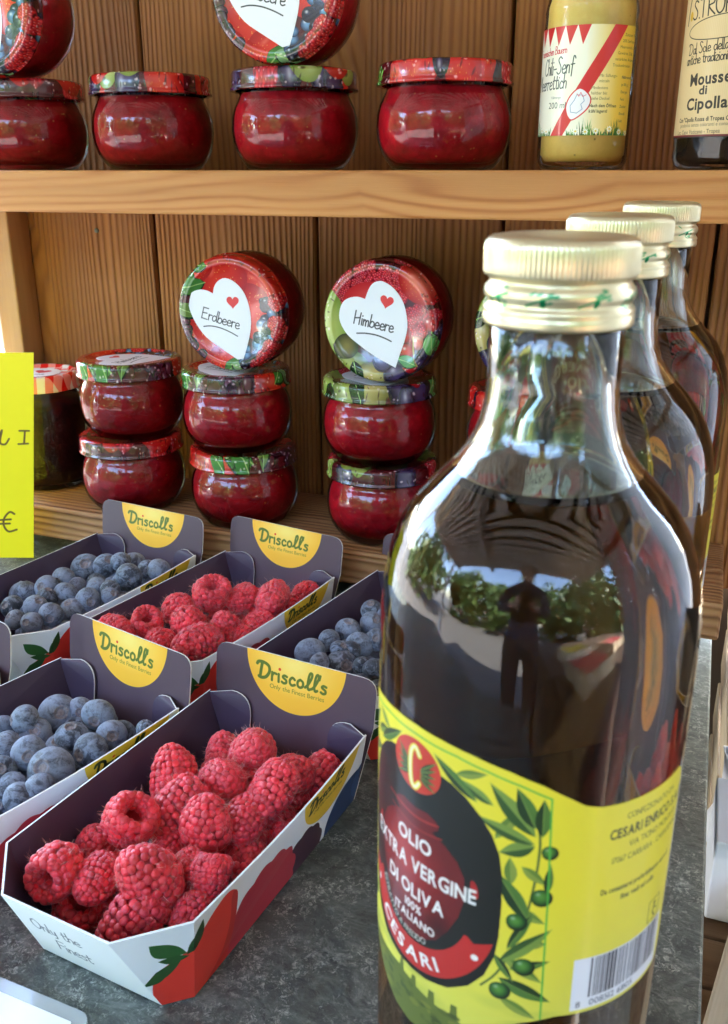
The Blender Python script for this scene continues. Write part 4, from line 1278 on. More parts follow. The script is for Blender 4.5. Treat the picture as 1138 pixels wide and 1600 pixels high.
# ------------------------------------------------------------------ cardboard punnets
PURPLE = (.345, .262, .305)
WB, LN, ZF, ZB, CUx, CVy, SI, FI, CB, ZT, LNT, HW = .0487, .1673, .0475, .0435, .0216, .0227, .0078, .0194, .0092, .0690, .0105, .0496
OFFW = (.92, .93, .96)
def logo(c, x, y, s, ang, wd, col, sub=True, tag_=(.45, .42, .15), k=1.0):
    """the name in its brush lettering, s = cap height"""
    cs, sn = math.cos(ang), math.sin(ang)
    w = 0
    for ch in 'Driscoll':
        key = 'Q' if ch == 'l' else ch
        st, adv = STROKE[key]
        for li, line in enumerate(st):
            if ch == 'i' and li == 1: continue
            pts = [(x + (px * s * k + w) * cs - py * s * sn, y + (px * s * k + w) * sn + py * s * cs) for px, py in line]
            c.stroke(pts, wd * (1.25 if ch == 'D' else 1.0), col)
        if ch == 'i':
            px, py = .05, .82
            c.ell(x + (px * s * k + w) * cs - py * s * sn, y + (px * s * k + w) * sn + py * s * cs, wd * .62, wd * .62, (.90, .25, .12))
        w += (adv + (.10 if ch != 'D' else .06)) * s * k
    for line in STROKE["'"][0]:
        c.stroke([(x + (px * s + w) * cs - py * s * sn, y + (px * s + w) * sn + py * s * cs) for px, py in line], wd * .8, col)
    w += .16 * s
    for line in STROKE['s'][0]:
        c.stroke([(x + (px * s * k + w) * cs - py * s * sn, y + (px * s * k + w) * sn + py * s * cs) for px, py in line], wd, col)
    w += .34 * s * k
    if sub:
        tw = c.width('Only the Finest Berries', 1.0)
        sz = w * .80 / tw
        c.text('Only the Finest Berries', x + (w * .17) * cs + s * .52 * sn, y + (w * .17) * sn - s * .52 * cs, sz, tag_, False, ang)
    return w
def header_art():
    c = Canvas(-52, 0, 52, 74, 13, PURPLE)
    for i in range(60):
        rx = 31.0
    # yellow half sun hanging from the top edge
    pts = [(-30.5 + 61 * i / 40, 0) for i in range(0)]
    sun_ = []
    for i in range(61):
        a = math.pi + math.pi * i / 60
        sun_.append((1.0 + 30.5 * math.cos(a), 70.6 + 30.5 * math.sin(a) * 1.04))
    sun_ += [(31.5, 76), (-29.5, 76)]
    c.poly(sun_, (.98, .72, .20))
    g = c.grid(-31, 36, 33, 74); sl, X, Y = g
    isy = c.a[sl][..., 0] > .8
    d = np.hypot((X - 1) / 26, (Y - 66) / 18)
    c.put(sl, (np.clip(1.1 - d, 0, 1) * .75 * isy).astype(np.float32), (1.0, .90, .52))
    logo(c, -21.5, 55.0, 8.8, 0.0, 1.45, (.36, .42, .13), True, (.50, .46, .14), 1.12)
    return c
hc = header_art()
M_header = print_mat('header_print', hc, .5, .1, bump=.04)
def side_art():
    # x: mm from the front fold to the header, y: mm up
    c = Canvas(-26, -2, 150, 52, 10, OFFW)
    hw = 29
    pts = [(109 + hw * math.cos(math.pi + math.pi * i / 50), 49 + 30 * math.sin(math.pi + math.pi * i / 50)) for i in range(51)] + [(109 + hw, 54), (109 - hw, 54)]
    c.poly(pts, (.93, .76, .22))
    logo(c, 88.0, 33.0, 8.2, 0.0, 1.45, (.11, .20, .09), True, (.35, .32, .12), 1.0)
    # overlapping fruit silhouettes along the foot
    c.ell(136, 4, 24, 20, (.12, .24, .42))
    c.ell(150, 14, 12, 12, (.16, .30, .50))
    def bumpy(cx, cy, rx, ry, col, n=11):
        P = []
        for i in range(120):
            a = 2 * math.pi * i / 120
            k = 1 + .07 * abs(math.sin(a * n / 2))
            P.append((cx + rx * k * math.cos(a), cy + ry * k * math.sin(a)))
        c.poly(P, col)
    bumpy(88, 2, 20, 20, (.27, .14, .21))
    bumpy(52, 6, 29, 27, (.72, .18, .25), 13)
    c.poly(smooth_line([(-13, -3), (-15.5, 5), (-14, 13), (-9, 22), (-2, 29), (4, 35), (12, 41), (20, 44), (26, 42), (29, 36), (30, 20), (28, -4)], 5), (.90, .22, .17))
    c.poly(smooth_line([(8, -3), (22, 8), (26, 24), (25, 38), (27, 41), (29.5, 36), (30, 20), (28, -4)], 4), (.78, .17, .15))
    def lf(x0, y0, x1, y1, w, b=.3, col=(.14, .30, .13)):
        dx, dy = x1 - x0, y1 - y0; L = math.hypot(dx, dy); nx, ny = -dy / L, dx / L
        T = [i / 14 for i in range(15)]
        A = [(x0 + dx * t + nx * (w * math.sin(math.pi * t) + b * L * .3 * math.sin(math.pi * t)), y0 + dy * t + ny * (w * math.sin(math.pi * t) + b * L * .3 * math.sin(math.pi * t))) for t in T]
        B = [(x0 + dx * t + nx * (-w * math.sin(math.pi * t) + b * L * .3 * math.sin(math.pi * t)), y0 + dy * t + ny * (-w * math.sin(math.pi * t) + b * L * .3 * math.sin(math.pi * t))) for t in T]
        c.poly(A + B[::-1], col)
    lf(-1, 29, -19, 15, 3.0, .45); lf(0, 30, -13, 40, 3.6, .25, (.17, .37, .16)); lf(0, 29, 6, 44, 3.2, -.2, (.12, .28, .12)); lf(1, 28, -9, 29, 2.2, .2, (.15, .33, .14))
    return c
sc_ = side_art()
M_side = print_mat('side_print', sc_, .45, .15, bump=.04)
def front_art():
    c = Canvas(-50, -2, 50, 52, 9, (.93, .92, .90))
    c.hand('Only the', -21, 27, 8.5, .75, (.42, .42, .42), R(1), .2, 1.0, .02)
    c.hand('Finest', -15, 13, 8.5, .75, (.42, .42, .42), R(1), .2, 1.0, .02)
    return c
fc = front_art()
M_front = print_mat('front_print', fc, .5, .1, bump=.04)
M_inner = simple('purple_card', srgb((.285, .22, .30)), .55, bump=.06, bscale=600)
M_edge = simple('card_edge', (.80, .79, .77), .7)

def slab(name, outline, inward, mats, uvs, parent, th=.0009):
    """outline: 3D points seen counter-clockwise from inside; inward: unit vector; mats = (inside, outside, edge)"""
    P = [Vector(p) for p in outline]
    n = len(P)
    inward = Vector(inward).normalized() * th
    vs = [p + inward for p in P] + P
    fs, uv, mi = [], [], []
    tris = tessellate_polygon([P])
    nrm = sum(((P[i].cross(P[(i + 1) % n])) for i in range(n)), Vector())
    for t in tris:
        a, b, c_ = t
        nn = (P[b] - P[a]).cross(P[c_] - P[a])
        if nn.dot(inward) < 0: a, b, c_ = c_, b, a
        fs.append((a, b, c_)); uv.append([uvs[0][i] for i in (a, b, c_)]); mi.append(0)
        fs.append((n + c_, n + b, n + a)); uv.append([uvs[1][i] for i in (c_, b, a)]); mi.append(1)
    flip = nrm.dot(inward) < 0
    for i in range(n):
        j = (i + 1) % n
        q = (i, n + i, n + j, j)
        if flip: q = q[::-1]
        fs.append(q); uv.append([(0, 0)] * 4); mi.append(2)
    me = mesh(name, vs, fs, list(mats), uv, mi, smooth=False)
    return link(name, me, parent)

def rounded(pts, corners, r, n=5):
    """round the listed corner indices of a planar 3D outline"""
    out = []
    N = len(pts)
    for i, p in enumerate(pts):
        p = Vector(p)
        if i not in corners: out.append(p); continue
        a = Vector(pts[i - 1]); b = Vector(pts[(i + 1) % N])
        da = (a - p).normalized() * r; db = (b - p).normalized() * r
        for k in range(n + 1):
            t = k / n
            out.append((p + da) * (1 - t) ** 2 + p * 2 * t * (1 - t) + (p + db) * t * t)
    return out

def make_punnet():
    o = empty('berry_punnet')
    n0 = [(0, 0)]
    # corners in local coordinates
    A, B = (-WB, 0, ZB), (WB, 0, ZB)
    C, D = (WB, -LN + CVy, ZF), (WB - CUx, -LN, ZF)
    E_, F_ = (-WB + CUx, -LN, ZF), (-WB, -LN + CVy, ZF)
    z0 = .0008
    bx = WB - SI
    a0, b0 = (-bx, .002, z0), (bx, .002, z0)
    c0, d0 = (bx, -LN + FI + CB, z0), (bx - CB, -LN + FI, z0)
    e0, f0 = (-bx + CB, -LN + FI, z0), (-bx, -LN + FI + CB, z0)
    slab('floor_panel', [a0, b0, c0, d0, e0, f0][::-1], (0, 0, 1), (M_inner, M_edge, M_edge), ([(0, 0)] * 6,) * 2, o)
    # header: from the table to the top, leaning back a little
    hy = lambda z: .0012 + LNT * z / ZT
    hd = [(-bx - .0, hy(0.0006), .0006), (bx, hy(.0006), .0006), (WB + .0005, hy(ZB), ZB), (HW, hy(ZT), ZT), (-HW, hy(ZT), ZT), (-WB - .0005, hy(ZB), ZB)]
    hd = rounded(hd, (3, 4), .0085)
    huv = [hc.uv(p[0] * 1000, p[2] * 1000 * 1.012) for p in hd]
    slab('header_panel', hd, (0, -1, LNT / ZT), (M_header, M_side, M_edge), (huv, [(.5, .95)] * len(hd)), o)
    # side walls: slightly bowed rims
    for sg in (1, -1):
        rim, foot = [], []
        for i in range(7):
            t = i / 6
            y = t * (-LN + CVy)
            rim.append((sg * (WB + .0016 * math.sin(math.pi * t)), y, ZB + (ZF - ZB) * t - .0012 * math.sin(math.pi * t)))
        p = rim + [(sg * bx, -LN + FI + CB, z0), (sg * bx, .002, z0)]
        mm = lambda q: 144.6 + q[1] * 1000
        uvs = [sc_.uv(mm(q), q[2] * 1000) for q in p]
        slab('side_panel', p, (-sg, 0, .15), (M_inner, M_side, M_edge), ([(0, 0)] * len(p), uvs), o)
        # chamfered front corner
        Cc = (sg * WB, -LN + CVy, ZF); Dc = (sg * (WB - CUx), -LN, ZF); cc0 = (sg * bx, -LN + FI + CB, z0); dc0 = (sg * (bx - CB), -LN + FI, z0)
        L2 = math.hypot(CUx, CVy) * 1000
        slab('corner_panel', [Cc, Dc, dc0, cc0], (-sg, 1, .2), (M_inner, M_side, M_edge),
             ([(0, 0)] * 4, [sc_.uv(0, ZF * 1000), sc_.uv(-L2 * .82, ZF * 1000), sc_.uv(-L2 * .42, 0), sc_.uv(6, 0)]), o)
        # the glued tab folded against the header
        tb = [(sg * (WB - .0006), -.0006, ZB - .0006), (sg * (WB - .0245), hy(ZB) - .0028, ZB + .0008), (sg * (WB - .0245), hy(.012) - .0028, .010), (sg * (bx - .001), -.0006, .010)]
        tb = rounded(tb, (1,), .013, 7)
        tb = [(p[0], hy(p[2]) - .0026 if abs(p[0]) < WB - .004 else p[1] , p[2]) for p in tb]
        slab('folded_tab', tb, (0, -1, .1), (M_inner, M_inner, M_edge), ([(0, 0)] * len(tb),) * 2, o)
    fr = [D, E_, e0, d0]
    slab('front_panel', fr, (0, 1, .3), (M_inner, M_front, M_edge), ([(0, 0)] * 4, [fc.uv(p[0] * 1000, p[2] * 1000) for p in fr]), o)
    # outer lip of the front end wall, a second layer of card
    k = .0014
    lip = [(WB - CUx, -LN - k, ZF - .004), (-WB + CUx, -LN - k, ZF - .004), (-WB + CUx - .012, -LN + .0115 - k, ZF - .010), (-WB + CUx + .002, -LN + .006, .028), (WB - CUx - .004, -LN + .006, .028)]
    return o

def copy_tree(o, parent=None):
    c = o.copy(); COL.objects.link(c)
    if parent: c.parent = parent
    for ch in list(o.children): copy_tree(ch, c)
    return c

G_P = 'berry punnets on the slate table'
punnets = [((-.1855, .3822), -.116, 'front punnet, nearest the viewer, heaped with raspberries'),
           ((-.2870, .3775), -.250, 'blueberry punnet directly left of the front raspberry punnet'),
           ((-.2730, .5595), -.170, 'raspberry punnet in the back row, between two blueberry punnets'),
           ((-.3855, .5590), -.130, 'blueberry punnet in the back row beside the yellow sign'),
           ((-.1530, .5650), -.180, 'blueberry punnet half hidden behind the nearest oil bottle'),
           ((-.4035, .3700), -.155, 'punnet at the left edge of which only a header corner shows')]
base_p = make_punnet()
PUN = []
for i, ((x, y), yaw, lab) in enumerate(punnets):
    o = base_p if i == 0 else copy_tree(base_p)
    o.location = (x, y, 0.0002); o.rotation_euler = (0, 0, yaw)
    tag(o, lab, 'punnet', G_P)
    PUN.append(o)

# ------------------------------------------------------------------ raspberries
def rasp_mat():
    m, nt, p = new_mat('raspberry')
    t = NT(nt)
    v = t.coords()
    at = t.n('ShaderNodeAttribute', attribute_name='drupe')
    c = t.ramp(t.noise(v, 1.3, 3), [(.3, (.62, .012, .026)), (.7, (.86, .036, .056))])
    hv = t.n('ShaderNodeHueSaturation')
    t.l(c, hv.inputs['Color'])
    t.l(t.math('MULTIPLY_ADD', at.outputs['Fac'], .5, .75), hv.inputs['Value'])
    oi = t.n('ShaderNodeObjectInfo')
    c2 = t.mix(t.math('MULTIPLY', oi.outputs['Random'], .28), hv.outputs[0], (.60, .07, .10))
    bloom = t.ramp(t.noise(v, 3.2, 5, .7), [(.48, 0.0), (.80, .22)])
    c3 = t.mix(bloom, c2, (.88, .34, .38))
    t.l(c3, p.inputs['Base Color'])
    p.inputs['Roughness'].default_value = .36
    p.inputs['Subsurface Weight'].default_value = .6
    p.inputs['Subsurface Radius'].default_value = (.0045, .0007, .0008)
    p.inputs['Sheen Weight'].default_value = .25
    p.inputs['Sheen Tint'].default_value = (1, .6, .6, 1)
    t.l(t.bump(t.noise(v, 12, 3), .2, .03), p.inputs['Normal'])
    return m
M_rasp = rasp_mat()
M_hair = simple('berry_hair', (.72, .36, .30), .6)
_ico = bmesh.new(); bmesh.ops.create_icosphere(_ico, subdivisions=2, radius=1.0)
ICO_V = np.array([v.co[:] for v in _ico.verts]); ICO_F = np.array([[v.index for v in f.verts] for f in _ico.faces]); _ico.free()
def raspberry_mesh(seed, stretch=1.0, squash=1.0, rows=8):
    rg = random.Random(seed)
    V, Fc, att = [], [], []
    MI = []
    def drupe(c, n, r, h):
        n = Vector(n).normalized()
        q = n.to_track_quat('Z', 'X').to_matrix()
        M = np.array(q)
        sc = np.array([r * rg.uniform(.94, 1.06), r * rg.uniform(.94, 1.06), h])
        P = (ICO_V * sc) @ M.T + np.array(c)
        b = len(V); V.extend(P.tolist()); Fc.extend((ICO_F + b).tolist()); a_ = rg.random(); att.extend([a_] * len(P)); MI.extend([0] * len(ICO_F))
    # profile in units of the half width: rim of the hollow at z=+.92, tip at z=-1.12
    prof = [(.40, .40), (.46, .66), (.55, .90), (.70, 1.0), (.83, .92), (.93, .74), (.985, .52), (1.005, .28), (.98, .0), (.92, -.28), (.82, -.54), (.67, -.78), (.48, -.97), (.25, -1.10), (.04, -1.17)]
    ph = rg.random() * 6
    bend = rg.uniform(-.14, .14)
    for i, (r, z) in enumerate(prof):
        a_, b_ = prof[max(0, i - 1)], prof[min(len(prof) - 1, i + 1)]
        tr, tz = b_[0] - a_[0], b_[1] - a_[1]
        nr, nz = -tz, tr
        if i < 3: nr, nz = -.8 + .3 * i, .2 + .3 * i
        dr = .162 if i > 2 else .14
        n = max(1, int(round(2 * math.pi * r / (dr * 1.78))))
        ph += math.pi / max(1, n)
        for k_ in range(n):
            if rg.random() < .012: continue
            a = ph + 2 * math.pi * k_ / n + rg.uniform(-.07, .07)
            rr = r * (1 + rg.uniform(-.035, .035)); zz = z + rg.uniform(-.04, .04)
            wob = 1 + .05 * math.sin(2 * a + seed)
            x, y = rr * math.cos(a) * wob * squash + bend * zz * zz, rr * math.sin(a) * wob
            s = dr * rg.uniform(1.02, 1.28)
            drupe((x, y, zz * stretch), (nr * math.cos(a), nr * math.sin(a), nz), s, s * rg.uniform(.52, .68))
    # inner core so that no gap shows through
    n0 = len(V)
    seg = 20
    cp = [(.0, -.25), (.22, -.18), (.38, .30), (.48, .70), (.66, .86), (.84, .64), (.90, .35), (.88, .05), (.80, -.27), (.66, -.58), (.46, -.84), (.2, -1.0), (.0, -1.04)]
    for r, z in cp:
        for j in range(seg):
            a = 2 * math.pi * j / seg
            V.append([r * math.cos(a) * squash + bend * z * z, r * math.sin(a), z * stretch]); att.append(.0)
    for i in range(len(cp) - 1):
        for j in range(seg):
            a, b = n0 + i * seg + j, n0 + i * seg + (j + 1) % seg
            Fc.append([a, a + seg, b + seg]); Fc.append([a, b + seg, b]); MI += [0, 0]
    # dried styles: fine curled hairs
    for h in range(110):
        a = rg.uniform(0, 6.283); zz = rg.uniform(-1.0, .85)
        r = float(np.interp(zz, [-1.16, -.85, -.26, .4, .93, 1.0], [.1, .62, .92, 1.0, .82, .6]))
        r += .13
        p = Vector((r * math.cos(a) * squash + bend * zz * zz, r * math.sin(a), zz * stretch))
        n = Vector((math.cos(a), math.sin(a), rg.uniform(-.5, .5))).normalized()
        t_ = n.orthogonal().normalized(); t_.rotate(Quaternion(n, rg.uniform(0, 6.28)))
        L = rg.uniform(.14, .32); w = .0075
        b = len(V)
        for kk, (f_, s_) in enumerate(((0, 1), (.6, .8), (1, .3))):
            c_ = p + n * L * f_ + t_ * L * .55 * f_ * f_
            side = n.cross(t_) * w * s_
            V.append(list(c_ + side)); V.append(list(c_ - side)); att.extend([.5, .5])
        for kk in range(2):
            Fc.append([b + 2 * kk, b + 2 * kk + 1, b + 2 * kk + 3]); Fc.append([b + 2 * kk, b + 2 * kk + 3, b + 2 * kk + 2]); MI += [1, 1]
    me = bpy.data.meshes.new('raspberry')
    me.from_pydata(V, [], Fc)
    me.materials.append(M_rasp); me.materials.append(M_hair)
    me.polygons.foreach_set('material_index', MI)
    me.polygons.foreach_set('use_smooth', [True] * len(me.polygons))
    at = me.attributes.new('drupe', 'FLOAT', 'POINT'); at.data.foreach_set('value', att)
    me.update()
    return me
RV = [raspberry_mesh(s, st, sq) for s, st, sq in ((1, 1.12, 1.0), (2, 1.02, .93), (3, 1.28, .95), (4, 1.0, 1.0), (5, 1.18, .9), (6, .92, 1.0))]
P1 = [
    (-0.1873, 0.3495, 0.044, 0.0122, (-0.5, 0.31, -0.81)),
    (-0.2181, 0.3238, 0.04, 0.0119, (0.33, -0.6, -0.73)),
    (-0.1924, 0.3252, 0.04, 0.0123, (-0.46, 0.65, -0.61)),
    (-0.1663, 0.3246, 0.042, 0.0123, (0.09, 0.97, 0.24)),
    (-0.1551, 0.3647, 0.023, 0.0119, (0.44, 0.74, 0.51)),
    (-0.2032, 0.3008, 0.04, 0.0121, (0.37, 0.87, 0.32)),
    (-0.1837, 0.2938, 0.043, 0.012, (0.03, -0.08, -1.0)),
    (-0.1723, 0.3088, 0.036, 0.0106, (-0.14, 0.99, -0.03)),
    (-0.2158, 0.2821, 0.044, 0.0123, (0.57, -0.1, 0.82)),
    (-0.1606, 0.3252, 0.023, 0.0104, (-0.53, 0.84, -0.13)),
    (-0.187, 0.253, 0.047, 0.0128, (0.22, 0.35, -0.91)),
    (-0.212, 0.251, 0.038, 0.0096, (-0.24, 0.96, -0.15)),
    (-0.2293, 0.2462, 0.042, 0.0118, (0.07, -0.97, 0.23)),
    (-0.2237, 0.246, 0.02, 0.0128, (0.32, -0.42, 0.85)),
    (-0.1889, 0.2359, 0.033, 0.0117, (0.44, 0.74, 0.51)),
    (-0.1798, 0.2726, 0.038, 0.0071, (-0.86, 0.49, -0.15)),
    (-0.1674, 0.2682, 0.04, 0.0088, (-0.12, 0.65, 0.75)),
    (-0.1652, 0.2999, 0.021, 0.0116, (-0.61, 0.76, -0.23)),
    (-0.1674, 0.2529, 0.031, 0.0099, (-0.12, 0.96, -0.24)),
    (-0.2011, 0.2891, 0.028, 0.0087, (-0.05, 1.0, -0.03)),
    (-0.2311, 0.2768, 0.029, 0.0093, (-0.88, 0.47, 0.08)),
    (-0.2093, 0.354, 0.032, 0.0099, (-0.24, 0.95, 0.2)),
    (-0.1656, 0.3511, 0.032, 0.0096, (-0.05, 1.0, -0.03)),
    (-0.1889, 0.3466, 0.033, 0.0097, (-0.77, 0.64, 0.0)),
]
P3 = [
    (-0.2901, 0.4914, 0.05, 0.0128, (0.25, -0.24, 0.94)),
    (-0.2736, 0.5025, 0.044, 0.0108, (0.44, 0.89, 0.13)),
    (-0.253, 0.5066, 0.046, 0.0125, (-0.24, 0.96, -0.13)),
    (-0.2424, 0.542, 0.034, 0.01, (0.47, 0.88, 0.02)),
    (-0.2482, 0.5148, 0.033, 0.0109, (0.13, 0.99, 0.04)),
    (-0.3076, 0.4764, 0.043, 0.0115, (-0.12, 0.96, -0.24)),
    (-0.2878, 0.4576, 0.045, 0.0119, (-0.59, 0.69, -0.43)),
    (-0.3138, 0.4492, 0.044, 0.0111, (0.36, -0.3, 0.88)),
    (-0.3284, 0.4373, 0.043, 0.011, (-0.95, 0.3, 0.02)),
    (-0.2958, 0.4371, 0.04, 0.0108, (-0.48, 0.7, -0.53)),
    (-0.268, 0.4324, 0.047, 0.0128, (0.21, 0.96, -0.19)),
    (-0.2658, 0.466, 0.043, 0.0102, (-0.03, 0.43, -0.9)),
    (-0.2525, 0.4826, 0.036, 0.0105, (0.29, 0.95, 0.09)),
    (-0.2568, 0.4649, 0.036, 0.0098, (0.29, 0.95, 0.09)),
    (-0.2795, 0.4316, 0.036, 0.0102, (-0.35, 0.94, -0.03)),
    (-0.2867, 0.5015, 0.036, 0.0079, (-0.23, 0.61, 0.76)),
    (-0.2646, 0.5108, 0.034, 0.0097, (0.01, 0.99, 0.15)),
    (-0.319, 0.4448, 0.03, 0.0091, (-0.24, 0.96, -0.13)),
]
B2 = [
    (-0.3152, 0.3336, 0.042, 0.0082),
    (-0.3111, 0.3547, 0.0343, 0.0106),
    (-0.2833, 0.3536, 0.0398, 0.009),
    (-0.3001, 0.36, 0.0356, 0.0071),
    (-0.3093, 0.3337, 0.0349, 0.0085),
    (-0.2859, 0.3336, 0.0384, 0.0084),
    (-0.2689, 0.3444, 0.0363, 0.0081),
    (-0.2899, 0.3285, 0.034, 0.0077),
    (-0.2673, 0.3245, 0.0396, 0.0091),
    (-0.2934, 0.3099, 0.0418, 0.0087),
    (-0.2761, 0.3046, 0.04, 0.0113),
    (-0.2888, 0.2923, 0.036, 0.0074),
    (-0.3138, 0.3158, 0.0354, 0.0093),
    (-0.2772, 0.2831, 0.0374, 0.0085),
    (-0.2504, 0.35, 0.0406, 0.005),
    (-0.3315, 0.3335, 0.034, 0.0069),
    (-0.3003, 0.2969, 0.0385, 0.0076),
    (-0.2719, 0.2902, 0.0396, 0.0079),
    (-0.2874, 0.281, 0.0348, 0.0073),
]
B4 = [
    (-0.4184, 0.5277, 0.0341, 0.0116),
    (-0.4027, 0.5317, 0.0369, 0.0096),
    (-0.3905, 0.5329, 0.0413, 0.0077),
    (-0.3883, 0.5462, 0.0347, 0.0093),
    (-0.3688, 0.5111, 0.0413, 0.0101),
    (-0.3544, 0.5283, 0.0419, 0.0089),
    (-0.3629, 0.527, 0.0417, 0.0075),
    (-0.4114, 0.4929, 0.0409, 0.0087),
    (-0.4319, 0.4736, 0.0349, 0.0109),
    (-0.4141, 0.4772, 0.0407, 0.0086),
    (-0.4001, 0.4923, 0.0363, 0.0078),
    (-0.3833, 0.4929, 0.0393, 0.0073),
    (-0.3677, 0.4869, 0.0419, 0.0071),
    (-0.3986, 0.4775, 0.0371, 0.009),
    (-0.3754, 0.4716, 0.0396, 0.0088),
    (-0.4058, 0.4663, 0.0389, 0.0075),
    (-0.3997, 0.4478, 0.042, 0.0081),
    (-0.3817, 0.4618, 0.0362, 0.0087),
    (-0.3821, 0.4412, 0.0419, 0.008),
    (-0.4169, 0.4448, 0.04, 0.0078),
    (-0.407, 0.448, 0.0359, 0.0069),
    (-0.387, 0.4281, 0.0416, 0.007),
    (-0.3638, 0.4811, 0.0407, 0.0062),
    (-0.3995, 0.4268, 0.042, 0.0067),
    (-0.3771, 0.5121, 0.035, 0.007),
]
B5 = [
    (-0.2018, 0.454, 0.0414, 0.0093),
    (-0.1984, 0.4754, 0.0397, 0.0072),
    (-0.1939, 0.4971, 0.0376, 0.0083),
    (-0.188, 0.526, 0.039, 0.0077),
    (-0.1832, 0.5124, 0.0363, 0.008),
    (-0.1774, 0.4729, 0.0412, 0.0087),
    (-0.1815, 0.4542, 0.036, 0.0104),
    (-0.1908, 0.442, 0.0424, 0.0068),
    (-0.1848, 0.4595, 0.044, 0.0058),
    (-0.1683, 0.4793, 0.0437, 0.0071),
    (-0.1657, 0.4471, 0.0433, 0.0056),
    (-0.1567, 0.4442, 0.0437, 0.0074),
    (-0.1631, 0.4358, 0.0377, 0.0066),
    (-0.15, 0.432, 0.0391, 0.0058),
    (-0.1768, 0.5225, 0.0364, 0.0077),
    (-0.16, 0.482, 0.0363, 0.0072),
    (-0.1445, 0.4416, 0.0433, 0.0066),
    (-0.1791, 0.463, 0.0424, 0.0062),
]

NTH = ['first', 'second', 'third', 'fourth', 'fifth', 'sixth', 'seventh', 'eighth', 'ninth']
def row_labels(lst, pi, noun, where):
    (px, py), yaw, _ = punnets[pi]
    L = [(math.sin(yaw) * -(b[0] - px) + math.cos(yaw) * (b[1] - py), math.cos(yaw) * (b[0] - px) + math.sin(yaw) * (b[1] - py), i) for i, b in enumerate(lst)]
    L.sort(key=lambda t: -t[0])
    out = {}
    nr = max(1, round(len(L) / 4.2)); per = math.ceil(len(L) / nr)
    for r_ in range(nr):
        for c_, (v, u, i) in enumerate(sorted(L[r_ * per:(r_ + 1) * per], key=lambda t: t[1])):
            out[i] = '%s on top, row %s from the header, %s from its left wall, %s' % (noun, ['one', 'two', 'three', 'four', 'five', 'six', 'seven'][r_], NTH[c_], where)
    return out
def put_rasp(x, y, z, r, hollow, label, group, i, v=None):
    me = RV[(i * 5 + 1) % 6 if v is None else v]
    o = link('raspberry', me)
    o.location = (x, y, z)
    q = Vector(hollow).to_track_quat('Z', 'Y') @ Quaternion((0, 0, 1), (i * 2.4) % 6.28)
    o.rotation_mode = 'QUATERNION'; o.rotation_quaternion = q
    k_ = r / 1.14
    o.scale = (k_, k_, k_)
    tag(o, label, 'raspberry', group)
P1L = ['raspberry resting against the purple header, highest in the front punnet', 'raspberry left of centre near the front punnet header, dark hole showing at its foot', 'round raspberry just below the topmost one in the front punnet',
 'broad raspberry right of centre in the front punnet, below the header logo', 'long raspberry leaning on the right rim of the front punnet, nearest the header', 'long slanting raspberry against the left side of the heap in the front punnet',
 'dome shaped raspberry with a flat underside in the middle of the front punnet', 'raspberry half hidden behind the dome shaped one, to its right', 'raspberry with its hollow end turned up, left side of the front punnet heap',
 'raspberry beside the right rim, next to the side logo of the front punnet', 'largest cone shaped raspberry in the front punnet, tip upward', 'small round raspberry wedged left of the large cone shaped one',
 'leftmost raspberry of the front punnet, its round hollow facing the viewer', 'raspberry showing its hollow at the front left corner of the front punnet', 'long raspberry lying along the front rim of the front punnet',
 'small crooked raspberry right of the large cone shaped one', 'knobbly raspberry under the dome shaped one in the front punnet', 'round raspberry touching the right rim midway along the front punnet', 'raspberry at the right rim nearest the front corner of the front punnet']
GV = {2: 3, 4: 2, 5: 2, 6: 3, 8: 3, 10: 0, 12: 5, 13: 5, 14: 2, 0: 1, 15: 5}
SH1 = 'raspberry sunk between the others low in the front punnet'
RL1 = row_labels(P1, 0, 'raspberry', 'front punnet')
for i, (x, y, z, r, hv_) in enumerate(P1):
    lab = P1L[i] if i < len(P1L) else RL1[i].replace(' on top', '')
    put_rasp(x, y, z - .004, r * 1.02, hv_, lab, 'raspberries in the front punnet', i, GV.get(i))
P3L = ['raspberry with its hollow turned up, highest in the back row punnet', 'raspberry just right of the upturned one in the back row punnet', 'large round raspberry below the header of the back row punnet', 'rightmost raspberry in the back row punnet, in the corner of the header',
 'raspberry on the right rim of the back row punnet, by the side logo', 'raspberry left of the upturned one in the back row punnet', 'raspberry in the middle of the back row heap, under the upturned one', 'ring shaped raspberry showing its hollow at the left of the back row heap']
RL3 = row_labels(P3, 2, 'raspberry', 'back punnet')
for i, (x, y, z, r, hv_) in enumerate(P3):
    lab = P3L[i] if i < len(P3L) else RL3[i].replace(' on top', '')
    put_rasp(x, y, z - .004, r * 1.02, hv_, lab, 'raspberries in the back row punnet', i + 31, 5 if i in (0, 7) else None)
